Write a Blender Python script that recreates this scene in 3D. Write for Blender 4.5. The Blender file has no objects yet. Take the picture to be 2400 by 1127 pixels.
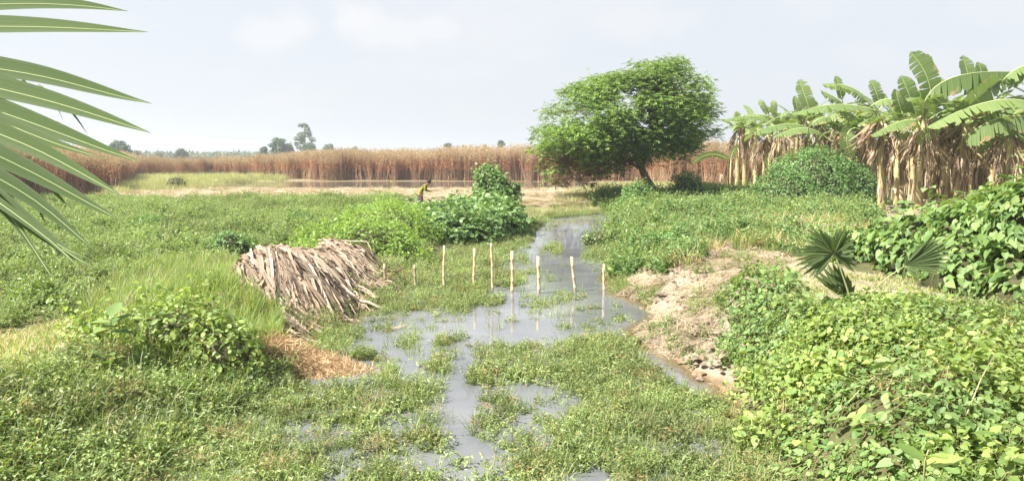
import bpy, math, random
import numpy as np
from mathutils import Vector, Matrix, Euler

random.seed(7)
RNG = np.random.default_rng(7)
SC = bpy.context.scene
COL = SC.collection

# ------------------------------------------------------------------ camera
F_PX, CX, CY = 1813.0, 1200.0, 563.5          # focal length in pixels of the 2400 px wide photograph
CAM_H, PITCH = 3.2, math.radians(6.33)
cam_data = bpy.data.cameras.new('camera')
cam_data.sensor_width = 36.0
cam_data.lens = 36.0 * F_PX / 2400.0
cam_data.clip_start, cam_data.clip_end = 0.05, 9000.0
cam = bpy.data.objects.new('camera', cam_data)
cam.location = (0, 0, CAM_H)
cam.rotation_euler = (math.radians(90) - PITCH, 0, 0)
COL.objects.link(cam)
SC.camera = cam

# ------------------------------------------------------------------ sun, sky, exposure
SUN_DIR = Vector((-0.80, -0.36, 1.02)).normalized()      # towards the sun
SUN_EL = math.asin(SUN_DIR.z)
SUN_AZ = math.atan2(SUN_DIR.x, SUN_DIR.y)
sd = bpy.data.lights.new('sun', 'SUN')
sd.energy, sd.angle, sd.color = 4.9, math.radians(0.6), (1.0, 0.955, 0.87)
sun = bpy.data.objects.new('sun', sd)
sun.rotation_euler = SUN_DIR.to_track_quat('Z', 'Y').to_euler()
sun.location = (0, 0, 60)
COL.objects.link(sun)

world = bpy.data.worlds.new('World')
SC.world = world
world.use_nodes = True
SC.view_settings.view_transform = 'Standard'
SC.view_settings.look = 'None'
SC.view_settings.exposure = 1.6
SC.view_settings.gamma = 1.0
SC.view_settings.use_curve_mapping = False
SC.cycles.max_bounces = 8
SC.cycles.diffuse_bounces = 3
SC.cycles.glossy_bounces = 3
SC.cycles.transmission_bounces = 4
SC.cycles.volume_bounces = 0
SC.cycles.sample_clamp_indirect = 6.0


def build_world():
    nt = world.node_tree
    nt.nodes.clear()
    N, L = nt.nodes, nt.links
    out = N.new('ShaderNodeOutputWorld')
    bg = N.new('ShaderNodeBackground')
    bg.inputs['Strength'].default_value = 0.062
    sky = N.new('ShaderNodeTexSky')
    sky.sky_type = 'NISHITA'
    sky.sun_disc = False
    sky.sun_elevation = SUN_EL
    sky.sun_rotation = SUN_AZ
    sky.air_density, sky.dust_density, sky.ozone_density = 1.0, 3.0, 2.0
    tc = N.new('ShaderNodeTexCoord')
    # thin white veil over the whole sky: high humid haze
    veil = N.new('ShaderNodeMixRGB')
    veil.inputs['Fac'].default_value = 0.88
    veil.inputs['Color2'].default_value = (4.45, 4.62, 4.90, 1)
    L.new(sky.outputs['Color'], veil.inputs['Color1'])
    # soft cumulus: noise on the sky direction, flattened towards the horizon
    mp = N.new('ShaderNodeMapping')
    mp.inputs['Scale'].default_value = (2.3, 2.3, 6.4)
    mp.inputs['Location'].default_value = (0.32, 0.0, 0.10)
    L.new(tc.outputs['Generated'], mp.inputs['Vector'])
    nz = N.new('ShaderNodeTexNoise')
    nz.inputs['Scale'].default_value = 1.9
    nz.inputs['Detail'].default_value = 7
    nz.inputs['Roughness'].default_value = 0.55
    L.new(mp.outputs['Vector'], nz.inputs['Vector'])
    rp = N.new('ShaderNodeValToRGB')
    rp.color_ramp.elements[0].position = 0.50
    rp.color_ramp.elements[0].color = (0, 0, 0, 1)
    rp.color_ramp.elements[1].position = 0.66
    rp.color_ramp.elements[1].color = (1, 1, 1, 1)
    L.new(nz.outputs['Fac'], rp.inputs['Fac'])
    cl_fac = N.new('ShaderNodeMath')
    cl_fac.operation = 'MULTIPLY'
    cl_fac.inputs[1].default_value = 0.35
    L.new(rp.outputs['Color'], cl_fac.inputs[0])
    # cumulus banks low in the north, each a direction on the sky dome and an angular size
    tot = cl_fac.outputs[0]
    nz2 = N.new('ShaderNodeTexNoise')
    nz2.inputs['Scale'].default_value = 14.0
    nz2.inputs['Detail'].default_value = 8
    nz2.inputs['Roughness'].default_value = 0.6
    L.new(tc.outputs['Generated'], nz2.inputs['Vector'])
    for (px, py, sx, sy, am) in [(640, 80, 62, 34, .75), (705, 58, 58, 40, .8), (830, 50, 70, 45, 1.0), (885, 75, 85, 35, .8),
                                 (1030, 68, 50, 24, .8), (1480, 45, 110, 38, .55), (1245, 128, 50, 24, .35),
                                 (2030, 125, 90, 30, .3), (2330, 20, 120, 30, .3)]:
        u, v = (px - CX) / F_PX, (CY - py) / F_PX
        d = Vector((u, math.cos(PITCH) + v * math.sin(PITCH), -math.sin(PITCH) + v * math.cos(PITCH))).normalized()
        sub = N.new('ShaderNodeVectorMath'); sub.operation = 'SUBTRACT'
        L.new(tc.outputs['Generated'], sub.inputs[0]); sub.inputs[1].default_value = d
        sc = N.new('ShaderNodeVectorMath'); sc.operation = 'MULTIPLY'
        L.new(sub.outputs[0], sc.inputs[0])
        sc.inputs[1].default_value = (F_PX / sx, F_PX / sx, F_PX / sy)
        ln = N.new('ShaderNodeVectorMath'); ln.operation = 'LENGTH'
        L.new(sc.outputs[0], ln.inputs[0])
        ad = N.new('ShaderNodeMath'); ad.operation = 'MULTIPLY_ADD'     # noise roughens the outline
        L.new(nz2.outputs['Fac'], ad.inputs[0]); ad.inputs[1].default_value = 2.8
        L.new(ln.outputs['Value'], ad.inputs[2])
        mr = N.new('ShaderNodeMapRange'); mr.interpolation_type = 'SMOOTHSTEP'
        L.new(ad.outputs[0], mr.inputs['Value'])
        mr.inputs['From Min'].default_value = 1.75; mr.inputs['From Max'].default_value = 2.85
        mr.inputs['To Min'].default_value = am * .85; mr.inputs['To Max'].default_value = 0
        mx = N.new('ShaderNodeMath'); mx.operation = 'MAXIMUM'
        L.new(tot, mx.inputs[0]); L.new(mr.outputs['Result'], mx.inputs[1])
        tot = mx.outputs[0]
    cm = N.new('ShaderNodeMixRGB')
    L.new(tot, cm.inputs['Fac'])
    L.new(veil.outputs['Color'], cm.inputs['Color1'])
    cm.inputs['Color2'].default_value = (5.0, 4.98, 5.05, 1)
    L.new(cm.outputs['Color'], bg.inputs['Color'])
    L.new(bg.outputs['Background'], out.inputs['Surface'])


build_world()

# ------------------------------------------------------------------ geometry helpers
CP, SP = math.cos(PITCH), math.sin(PITCH)


def ray(px, py):
    u, v = (px - CX) / F_PX, (CY - py) / F_PX
    return np.array([u, CP + v * SP, -SP + v * CP])


def at(px, py, z=0.0):
    d = ray(px, py)
    t = (z - CAM_H) / d[2]
    return np.array([0, 0, CAM_H]) + d * t


def atY(px, py, Y):
    d = ray(px, py)
    return np.array([0, 0, CAM_H]) + d * (Y / d[1])


def proj(x, y, z):
    zc = z - CAM_H
    dep = np.maximum(y * CP - zc * SP, 0.05)
    upc = y * SP + zc * CP
    return CX + F_PX * x / dep, CY - F_PX * upc / dep


def wpoly(pts, z=0.0):
    return np.array([at(p[0], p[1], z)[:2] for p in pts])


def inpoly(x, y, poly):
    poly = np.asarray(poly, float)
    ins = np.zeros(np.shape(x), bool)
    n = len(poly)
    for i in range(n):
        x0, y0 = poly[i]
        x1, y1 = poly[(i + 1) % n]
        c = ((y0 > y) != (y1 > y))
        with np.errstate(divide='ignore', invalid='ignore'):
            xi = (x1 - x0) * (y - y0) / (y1 - y0 + 1e-12) + x0
        ins ^= c & (x < xi)
    return ins


def segdist(x, y, pts, closed=True):
    pts = np.asarray(pts, float)
    best = np.full(np.shape(x), 1e9)
    n = len(pts)
    for i in range(n if closed else n - 1):
        a, b = pts[i], pts[(i + 1) % n]
        ab = b - a
        t = np.clip(((x - a[0]) * ab[0] + (y - a[1]) * ab[1]) / (ab @ ab + 1e-9), 0, 1)
        best = np.minimum(best, np.hypot(x - a[0] - t * ab[0], y - a[1] - t * ab[1]))
    return best


def sdf(x, y, poly):
    d = segdist(x, y, poly)
    return np.where(inpoly(x, y, poly), d, -d)


def sm(a, b, v):
    t = np.clip((v - a) / (b - a), 0, 1)
    return t * t * (3 - 2 * t)


def _h(ix, iy, seed):
    n = (ix.astype(np.int64) * 374761393 + iy.astype(np.int64) * 668265263 + seed * 1442695041) & 0x7fffffff
    n = (n ^ (n >> 13)) * 1274126177 & 0x7fffffff
    n = n ^ (n >> 16)
    return (n & 0xffff) / 65535.0


def vnoise(x, y, seed=0):
    x, y = np.asarray(x, float), np.asarray(y, float)
    ix, iy = np.floor(x), np.floor(y)
    fx, fy = x - ix, y - iy
    fx, fy = fx * fx * (3 - 2 * fx), fy * fy * (3 - 2 * fy)
    a = _h(ix, iy, seed); b = _h(ix + 1, iy, seed); c = _h(ix, iy + 1, seed); d = _h(ix + 1, iy + 1, seed)
    return (a * (1 - fx) + b * fx) * (1 - fy) + (c * (1 - fx) + d * fx) * fy


def fbm(x, y, seed=0, octv=3):
    s, a, t = 0, 1.0, 0
    for o in range(octv):
        s = s + a * vnoise(np.asarray(x) * 2 ** o, np.asarray(y) * 2 ** o, seed + o * 17)
        t += a
        a *= 0.5
    return s / t


def mesh_from(name, V, polys, mats, midx=None, smooth=False):
    """polys: list of (m,k) index arrays; midx: list of material index per array."""
    me = bpy.data.meshes.new(name)
    V = np.asarray(V, np.float32)
    me.vertices.add(len(V))
    me.vertices.foreach_set('co', V.ravel())
    polys = [np.asarray(p, np.int32) for p in polys if len(p)]
    tot = np.concatenate([np.full(len(p), p.shape[1], np.int32) for p in polys])
    loops = np.concatenate([p.ravel() for p in polys])
    me.loops.add(len(loops))
    me.loops.foreach_set('vertex_index', loops)
    me.polygons.add(len(tot))
    start = np.concatenate([[0], np.cumsum(tot)[:-1]]).astype(np.int32)
    me.polygons.foreach_set('loop_start', start)
    me.polygons.foreach_set('loop_total', tot)
    for m in (mats if isinstance(mats, (list, tuple)) else [mats]):
        me.materials.append(m)
    if midx is not None:
        mi = np.concatenate([np.full(len(p), k, np.int32) if np.isscalar(k) else np.asarray(k, np.int32) for p, k in zip(polys, midx)])
        me.polygons.foreach_set('material_index', mi)
    if smooth:
        me.polygons.foreach_set('use_smooth', np.ones(len(tot), bool))
    me.update(calc_edges=True)
    return me


def obj(name, me, parent=None, loc=None, label=None, cat=None, group=None, kind=None):
    o = bpy.data.objects.new(name, me)
    COL.objects.link(o)
    if parent is not None:
        o.parent = parent
    if loc is not None:
        o.location = loc
    for k, v in (('label', label), ('category', cat), ('group', group), ('kind', kind)):
        if v:
            o[k] = v
    return o


def thing(name, loc, label, cat, group=None):
    return obj(name, None, None, loc, label, cat, group)


class Geo:
    """collects faces of mixed size with material slots"""
    def __init__(self):
        self.V, self.P, self.M, self.n = [], [], [], 0

    def add(self, V, F, m=0):
        V = np.asarray(V, float).reshape(-1, 3)
        F = np.asarray(F, int)
        self.V.append(V)
        self.P.append(F + self.n)
        self.M.append(m)
        self.n += len(V)

    def mesh(self, name, mats, smooth=False):
        return mesh_from(name, np.concatenate(self.V), self.P, mats, self.M, smooth)

    def tube(self, pts, radii, sides=6, m=0, cap=True):
        pts = np.asarray(pts, float)
        n = len(pts)
        radii = np.broadcast_to(radii, (n,))
        tan = np.gradient(pts, axis=0)
        tan /= np.linalg.norm(tan, axis=1)[:, None] + 1e-9
        up = np.array([0.31, 0.17, 0.93])
        rings = []
        for i in range(n):
            a = np.cross(tan[i], up)
            if np.linalg.norm(a) < 1e-3:
                a = np.cross(tan[i], [1, 0, 0])
            a /= np.linalg.norm(a)
            b = np.cross(tan[i], a)
            th = np.arange(sides) * 2 * math.pi / sides
            rings.append(pts[i] + radii[i] * (np.cos(th)[:, None] * a + np.sin(th)[:, None] * b))
        V = np.concatenate(rings)
        F = []
        for i in range(n - 1):
            for k in range(sides):
                k2 = (k + 1) % sides
                F.append((i * sides + k, i * sides + k2, (i + 1) * sides + k2, (i + 1) * sides + k))
        if cap:
            V = np.concatenate([V, [pts[0]], [pts[-1]]])
            F2 = []
            for k in range(sides):
                k2 = (k + 1) % sides
                F2.append((n * sides, k2, k))
                F2.append((n * sides + 1, (n - 1) * sides + k, (n - 1) * sides + k2))
            self.add(V, F, m)
            self.P.append(np.array(F2) + self.n - len(V))
            self.M.append(m)
        else:
            self.add(V, F, m)


# leaf templates, lying along +Y, upper side +Z
T_LEAF = (np.array([(0, 0, 0), (.27, .42, .07), (0, 1, -.10), (-.27, .42, .07)], float), [np.array([(0, 1, 2), (0, 2, 3)])])
T_LANCE = (np.array([(0, 0, 0), (.13, .4, .03), (0, 1, -.12), (-.13, .4, .03)], float), [np.array([(0, 1, 2), (0, 2, 3)])])
T_WEED = (np.array([(0, 0, 0), (.17, .4, .04), (0, 1, -.12), (-.17, .4, .04)], float), [np.array([(0, 1, 2), (0, 2, 3)])])
T_HEART = (np.array([(0, 0, 0), (.30, -.10, .05), (.46, .22, .09), (.30, .62, .05), (0, 1.02, -.14),
                     (-.30, .62, .05), (-.46, .22, .09), (-.30, -.10, .05)], float),
           [np.array([(0, 1, 2, 3, 4), (0, 4, 5, 6, 7)])])
T_OVAL = (np.array([(0, 0, 0), (.24, .18, .05), (.34, .5, .07), (.2, .82, .02), (0, 1.02, -.08),
                    (-.2, .82, .02), (-.34, .5, .07), (-.24, .18, .05)], float),
          [np.array([(0, 1, 2, 3, 4), (0, 4, 5, 6, 7)])])


def frames(Nrm, spin, tilt=None):
    """rotation matrices whose Z is Nrm and whose Y points at angle spin around it"""
    Nrm = Nrm / (np.linalg.norm(Nrm, axis=1)[:, None] + 1e-9)
    ref = np.where(np.abs(Nrm[:, 2:3]) < 0.95, np.array([[0, 0, 1.0]]), np.array([[0, 1.0, 0]]))
    a = np.cross(ref, Nrm)
    a /= np.linalg.norm(a, axis=1)[:, None] + 1e-9
    b = np.cross(Nrm, a)
    c, s = np.cos(spin)[:, None], np.sin(spin)[:, None]
    X = c * a + s * b
    Y = np.cross(Nrm, X)
    return np.stack([X, Y, Nrm], axis=2)


def put(geo, tmpl, P, R, S, m=0):
    TV, TF = tmpl
    P = np.asarray(P, float)
    S = np.broadcast_to(np.asarray(S, float), (len(P),))
    V = np.einsum('nij,kj->nki', R, TV) * S[:, None, None] + P[:, None, :]
    k = len(TV)
    base = geo.n
    geo.V.append(V.reshape(-1, 3))
    off = (np.arange(len(P)) * k)[:, None, None]
    for f in TF:
        geo.P.append((f[None] + off).reshape(-1, f.shape[1]) + base)
        geo.M.append(m)
    geo.n += len(P) * k


def rand_n(n, up=1.0, spread=0.7, rng=RNG):
    v = rng.normal(0, spread, (n, 3))
    v[:, 2] = np.abs(v[:, 2] * 0.5) + up
    return v / np.linalg.norm(v, axis=1)[:, None]


def blades(geo, n, r, h0, h1, w, lean, m=0, seg=3, rng=RNG, droop=0.0, base=None):
    """grass blades: curved tapering strips"""
    a = rng.uniform(0, 2 * math.pi, n)
    rr = r * np.sqrt(rng.uniform(0, 1, n))
    bx, by = rr * np.cos(a), rr * np.sin(a)
    bz = np.zeros(n)
    if base is not None:
        bx, by, bz = base[:, 0], base[:, 1], base[:, 2]
    az = rng.uniform(0, 2 * math.pi, n)
    h = rng.uniform(h0, h1, n)
    le = lean * rng.uniform(0.2, 1.3, n)
    dx, dy = np.cos(az), np.sin(az)
    sx, sy = -dy, dx
    wv = w * rng.uniform(0.6, 1.4, n)
    Vs = []
    for i in range(seg + 1):
        t = i / seg
        hor = le * h * t ** 1.7
        z = h * (t - droop * t ** 3) * np.sqrt(np.maximum(1 - np.minimum(le, .95) ** 2 * t * .7, .1))
        wd = wv * (1 - t ** 1.5) * (0.7 if i == 0 else 1) + 0.0006
        c = np.stack([bx + dx * hor, by + dy * hor, bz + z], 1)
        s = np.stack([sx * wd, sy * wd, 0 * wd], 1) * 0.5
        Vs += [c - s, c + s]
    V = np.stack(Vs, 1)
    k = 2 * (seg + 1)
    F = np.array([(2 * i, 2 * i + 1, 2 * i + 3, 2 * i + 2) for i in range(seg)])
    base_i = geo.n
    geo.V.append(V.reshape(-1, 3))
    geo.P.append((F[None] + (np.arange(n) * k)[:, None, None]).reshape(-1, 4) + base_i)
    geo.M.append(m)
    geo.n += n * k


# ------------------------------------------------------------------ materials
MATS = {}


def new_mat(name):
    m = bpy.data.materials.new(name)
    m.use_nodes = True
    m.node_tree.nodes.clear()
    return m, m.node_tree.nodes, m.node_tree.links


def leaf_mat(name, cols, trans=0.35, rough=0.5, patch=0.35, pscale=0.6, dry=None, spec=0.35, wave=0):
    """cols: colours picked per leaf; patch: slow drift of tone over the ground; dry: colour of a few withered leaves"""
    m, N, L = new_mat(name)
    out = N.new('ShaderNodeOutputMaterial')
    geo = N.new('ShaderNodeNewGeometry')
    oi = N.new('ShaderNodeObjectInfo')
    add = N.new('ShaderNodeMath'); add.operation = 'ADD'
    L.new(geo.outputs['Random Per Island'], add.inputs[0]); L.new(oi.outputs['Random'], add.inputs[1])
    fr = N.new('ShaderNodeMath'); fr.operation = 'FRACT'
    L.new(add.outputs[0], fr.inputs[0])
    rp = N.new('ShaderNodeValToRGB')
    el = rp.color_ramp.elements
    for i, c in enumerate(cols):
        pos = i / max(1, len(cols) - 1)
        e = el[i] if i < 2 else el.new(pos)
        e.position = pos
        e.color = (*c, 1)
    L.new(fr.outputs[0], rp.inputs['Fac'])
    col = rp.outputs['Color']
    nz = N.new('ShaderNodeTexNoise')
    nz.inputs['Scale'].default_value = pscale
    nz.inputs['Detail'].default_value = 4
    L.new(geo.outputs['Position'], nz.inputs['Vector'])
    mr = N.new('ShaderNodeMapRange')
    mr.inputs['From Min'].default_value = 0.3; mr.inputs['From Max'].default_value = 0.7
    mr.inputs['To Min'].default_value = 1 - patch; mr.inputs['To Max'].default_value = 1 + patch
    L.new(nz.outputs['Fac'], mr.inputs['Value'])
    mul = N.new('ShaderNodeVectorMath'); mul.operation = 'SCALE'
    L.new(col, mul.inputs[0]); L.new(mr.outputs['Result'], mul.inputs['Scale'])
    col = mul.outputs[0]
    if dry:
        nz3 = N.new('ShaderNodeTexNoise'); nz3.inputs['Scale'].default_value = pscale * 2.3
        nz3.inputs['Detail'].default_value = 3
        L.new(geo.outputs['Position'], nz3.inputs['Vector'])
        ad2 = N.new('ShaderNodeMath'); ad2.operation = 'MULTIPLY_ADD'
        L.new(fr.outputs[0], ad2.inputs[0]); ad2.inputs[1].default_value = 0.35
        L.new(nz3.outputs['Fac'], ad2.inputs[2])
        mr2 = N.new('ShaderNodeMapRange')
        mr2.inputs['From Min'].default_value = dry[1]; mr2.inputs['From Max'].default_value = dry[1] + 0.08
        L.new(ad2.outputs[0], mr2.inputs['Value'])
        mx = N.new('ShaderNodeMixRGB')
        L.new(mr2.outputs['Result'], mx.inputs['Fac'])
        L.new(col, mx.inputs['Color1']); mx.inputs['Color2'].default_value = (*dry[0], 1)
        col = mx.outputs['Color']
    pb = N.new('ShaderNodeBsdfPrincipled')
    L.new(col, pb.inputs['Base Color'])
    pb.inputs['Roughness'].default_value = rough
    pb.inputs['Specular IOR Level'].default_value = spec
    if trans > 0:
        tr = N.new('ShaderNodeBsdfTranslucent')
        tm = N.new('ShaderNodeMixRGB'); tm.blend_type = 'MULTIPLY'; tm.inputs['Fac'].default_value = 1
        L.new(col, tm.inputs['Color1']); tm.inputs['Color2'].default_value = (1.5, 1.5, 0.7, 1)
        L.new(tm.outputs['Color'], tr.inputs['Color'])
        mix = N.new('ShaderNodeMixShader'); mix.inputs['Fac'].default_value = trans
        L.new(pb.outputs[0], mix.inputs[1]); L.new(tr.outputs[0], mix.inputs[2])
        L.new(mix.outputs[0], out.inputs['Surface'])
    else:
        L.new(pb.outputs[0], out.inputs['Surface'])
    MATS[name] = m
    return m


def rough_mat(name, c1, c2, scale=8, rough=0.9, bump=0.3, stretch=(1, 1, 1), rnd=0.25, c3=None, spec=0.2, detail=6):
    """mottled matt surface with a bump, varied per object"""
    m, N, L = new_mat(name)
    out = N.new('ShaderNodeOutputMaterial')
    tc = N.new('ShaderNodeTexCoord')
    mp = N.new('ShaderNodeMapping'); mp.inputs['Scale'].default_value = stretch
    L.new(tc.outputs['Object'], mp.inputs['Vector'])
    nz = N.new('ShaderNodeTexNoise')
    nz.inputs['Scale'].default_value = scale
    nz.inputs['Detail'].default_value = detail
    nz.inputs['Roughness'].default_value = 0.65
    L.new(mp.outputs['Vector'], nz.inputs['Vector'])
    rp = N.new('ShaderNodeValToRGB')
    rp.color_ramp.elements[0].position = 0.33; rp.color_ramp.elements[0].color = (*c1, 1)
    rp.color_ramp.elements[1].position = 0.67; rp.color_ramp.elements[1].color = (*c2, 1)
    if c3:
        e = rp.color_ramp.elements.new(0.5); e.color = (*c3, 1)
    L.new(nz.outputs['Fac'], rp.inputs['Fac'])
    oi = N.new('ShaderNodeObjectInfo'); geo = N.new('ShaderNodeNewGeometry')
    add = N.new('ShaderNodeMath'); add.operation = 'ADD'
    L.new(geo.outputs['Random Per Island'], add.inputs[0]); L.new(oi.outputs['Random'], add.inputs[1])
    fr = N.new('ShaderNodeMath'); fr.operation = 'FRACT'; L.new(add.outputs[0], fr.inputs[0])
    mr = N.new('ShaderNodeMapRange')
    mr.inputs['To Min'].default_value = 1 - rnd; mr.inputs['To Max'].default_value = 1 + rnd
    L.new(fr.outputs[0], mr.inputs['Value'])
    mul = N.new('ShaderNodeVectorMath'); mul.operation = 'SCALE'
    L.new(rp.outputs['Color'], mul.inputs[0]); L.new(mr.outputs['Result'], mul.inputs['Scale'])
    pb = N.new('ShaderNodeBsdfPrincipled')
    L.new(mul.outputs[0], pb.inputs['Base Color'])
    pb.inputs['Roughness'].default_value = rough
    pb.inputs['Specular IOR Level'].default_value = spec
    if bump:
        bp = N.new('ShaderNodeBump'); bp.inputs['Strength'].default_value = bump
        bp.inputs['Distance'].default_value = 0.02
        L.new(nz.outputs['Fac'], bp.inputs['Height']); L.new(bp.outputs[0], pb.inputs['Normal'])
    L.new(pb.outputs[0], out.inputs['Surface'])
    MATS[name] = m
    return m


M_weed = leaf_mat('water_weed_leaf', [(.11, .165, .055), (.19, .26, .085), (.33, .39, .16)], .32, .42, .38, .9, dry=((.32, .25, .12), .82))
M_weedstem = leaf_mat('weed_stem', [(.20, .22, .08), (.30, .27, .12)], .15, .6, .2)
M_crop = leaf_mat('crop_leaf', [(.11, .18, .05), (.185, .27, .08), (.285, .37, .13)], .32, .45, .30, .35, dry=((.26, .30, .10), .88))
M_vine = leaf_mat('bright_vine_leaf', [(.12, .19, .045), (.21, .295, .07), (.33, .40, .125)], .38, .5, .28, .8, dry=((.42, .40, .12), .92))
M_creeper = leaf_mat('creeper_leaf', [(.125, .215, .045), (.19, .295, .06), (.28, .385, .10)], .38, .42, .25, .6)
M_squash = leaf_mat('squash_leaf', [(.09, .17, .05), (.15, .25, .08), (.27, .37, .17)], .32, .42, .2, .6)
M_bean = leaf_mat('bean_leaf', [(.09, .165, .045), (.155, .245, .07), (.25, .34, .12)], .35, .52, .2, .8, dry=((.40, .40, .10), .93))
M_shrub = leaf_mat('shrub_leaf', [(.08, .165, .045), (.13, .235, .07), (.21, .32, .12)], .28, .42, .2, .5)
M_neem = leaf_mat('neem_leaf', [(.07, .135, .03), (.14, .23, .05), (.28, .375, .10)], .38, .42, .22, .35)
M_neem_dry = leaf_mat('neem_withered_leaf', [(.16, .10, .05), (.25, .16, .08)], .25, .6, .2)
M_far = leaf_mat('far_tree_leaf', [(.05, .085, .035), (.085, .13, .05)], .2, .6, .15, .1)
M_far2 = leaf_mat('far_tree_pale_leaf', [(.11, .15, .08), (.17, .21, .12)], .25, .6, .15, .1)
M_grass = leaf_mat('tall_grass_blade', [(.12, .20, .045), (.19, .275, .07), (.28, .345, .11)], .38, .5, .22, .5, dry=((.38, .33, .16), .96))
M_mead = leaf_mat('meadow_grass_blade', [(.25, .28, .12), (.34, .35, .17), (.45, .42, .24)], .35, .6, .22, .15)
M_drygrass = leaf_mat('dry_grass_blade', [(.38, .29, .15), (.50, .40, .23), (.60, .51, .33)], .25, .6, .15)
M_straw = leaf_mat('straw_blade', [(.27, .21, .14), (.39, .315, .22), (.52, .44, .33)], .15, .65, .18)
M_redstraw = leaf_mat('reddish_straw_blade', [(.40, .24, .14), (.50, .35, .20), (.62, .48, .30)], .15, .65, .12)
M_jstalk = leaf_mat('jute_stalk', [(.32, .18, .11), (.43, .27, .165), (.52, .37, .24)], .1, .8, .14, .12)
M_jpod = leaf_mat('jute_pod', [(.34, .13, .07), (.43, .19, .10), (.48, .27, .15)], .2, .8, .25, .10)
M_jtip = leaf_mat('jute_tip', [(.34, .255, .165), (.41, .31, .205), (.46, .37, .25)], .25, .8, .18, .10)
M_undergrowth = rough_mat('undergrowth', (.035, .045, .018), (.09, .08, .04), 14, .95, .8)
M_bark = rough_mat('neem_bark', (.10, .070, .050), (.22, .16, .115), 22, .9, .7, (1, 1, .3))
M_twig = rough_mat('twig', (.13, .09, .06), (.25, .18, .12), 20, .9, .3)
M_bamboo = rough_mat('bamboo_pole', (.42, .34, .20), (.60, .50, .33), 14, .6, .2, (1, 1, .25), .15)
M_bamboo_dark = rough_mat('weathered_bamboo', (.24, .18, .12), (.42, .33, .23), 14, .8, .3, (1, 1, .25), .15)
M_soil = rough_mat('soil_clod', (.15, .115, .08), (.27, .21, .15), 6, .95, .6)
M_trunk = rough_mat('banana_pseudostem', (.26, .15, .07), (.56, .46, .24), 3.2, .7, .5, (1.5, 1.5, .8), .2, (.42, .36, .17))
M_banrib = leaf_mat('banana_midrib', [(.38, .44, .17), (.50, .54, .25)], .15, .4, .1)
M_deadban = leaf_mat('dead_banana_leaf', [(.13, .085, .055), (.33, .24, .16), (.58, .47, .34)], .25, .75, .2, 1.2)


def banana_mat(name, c1, c2, tint, rough=.5, spec=.35):
    """green lamina with fine cross veins across the midrib and browned edges on some leaves (UV: u along, v across)"""
    m, N, L = new_mat(name)
    out = N.new('ShaderNodeOutputMaterial')
    uv = N.new('ShaderNodeUVMap'); uv.uv_map = 'UVMap'
    sep = N.new('ShaderNodeSeparateXYZ'); L.new(uv.outputs[0], sep.inputs[0])
    wv = N.new('ShaderNodeTexNoise'); wv.noise_dimensions = '1D'
    wv.inputs['Scale'].default_value = 38; wv.inputs['Detail'].default_value = 3
    L.new(sep.outputs['X'], wv.inputs['W'])
    oi = N.new('ShaderNodeObjectInfo')
    ad = N.new('ShaderNodeMath'); ad.operation = 'MULTIPLY_ADD'
    L.new(oi.outputs['Random'], ad.inputs[0]); ad.inputs[1].default_value = 0.55
    L.new(wv.outputs['Fac'], ad.inputs[2])
    mr = N.new('ShaderNodeMapRange')
    mr.inputs['From Min'].default_value = 0.35; mr.inputs['From Max'].default_value = 1.1
    L.new(ad.outputs[0], mr.inputs['Value'])
    mx = N.new('ShaderNodeMixRGB'); L.new(mr.outputs[0], mx.inputs['Fac'])
    mx.inputs['Color1'].default_value = (*c1, 1); mx.inputs['Color2'].default_value = (*c2, 1)
    # withered margin
    geo = N.new('ShaderNodeNewGeometry')
    nz = N.new('ShaderNodeTexNoise'); nz.inputs['Scale'].default_value = 2.2; nz.inputs['Detail'].default_value = 5
    L.new(geo.outputs['Position'], nz.inputs['Vector'])
    ab = N.new('ShaderNodeMath'); ab.operation = 'MULTIPLY_ADD'
    L.new(sep.outputs['Y'], ab.inputs[0]); ab.inputs[1].default_value = 0.33; L.new(nz.outputs['Fac'], ab.inputs[2])
    m2 = N.new('ShaderNodeMapRange'); m2.inputs['From Min'].default_value = .86; m2.inputs['From Max'].default_value = .93
    L.new(ab.outputs[0], m2.inputs['Value'])
    mb = N.new('ShaderNodeMixRGB'); L.new(m2.outputs[0], mb.inputs['Fac'])
    L.new(mx.outputs[0], mb.inputs['Color1']); mb.inputs['Color2'].default_value = (.36, .25, .13, 1)
    pb = N.new('ShaderNodeBsdfPrincipled'); L.new(mb.outputs[0], pb.inputs['Base Color'])
    pb.inputs['Roughness'].default_value = rough; pb.inputs['Specular IOR Level'].default_value = spec
    bp = N.new('ShaderNodeBump'); bp.inputs['Strength'].default_value = .35; bp.inputs['Distance'].default_value = .02
    L.new(wv.outputs['Fac'], bp.inputs['Height']); L.new(bp.outputs[0], pb.inputs['Normal'])
    tr = N.new('ShaderNodeBsdfTranslucent')
    tm = N.new('ShaderNodeMixRGB'); tm.blend_type = 'MULTIPLY'; tm.inputs['Fac'].default_value = 1
    L.new(mb.outputs[0], tm.inputs['Color1']); tm.inputs['Color2'].default_value = (*tint, 1)
    L.new(tm.outputs[0], tr.inputs['Color'])
    ms = N.new('ShaderNodeMixShader'); ms.inputs['Fac'].default_value = .38
    L.new(pb.outputs[0], ms.inputs[1]); L.new(tr.outputs[0], ms.inputs[2])
    L.new(ms.outputs[0], out.inputs['Surface'])
    return m


M_banana = banana_mat('banana_lamina', (.105, .165, .05), (.21, .28, .10), (1.4, 1.5, .7))
M_palm = banana_mat('palm_lamina', (.055, .092, .030), (.095, .14, .048), (1.3, 1.4, .6), .55, .22)


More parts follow.
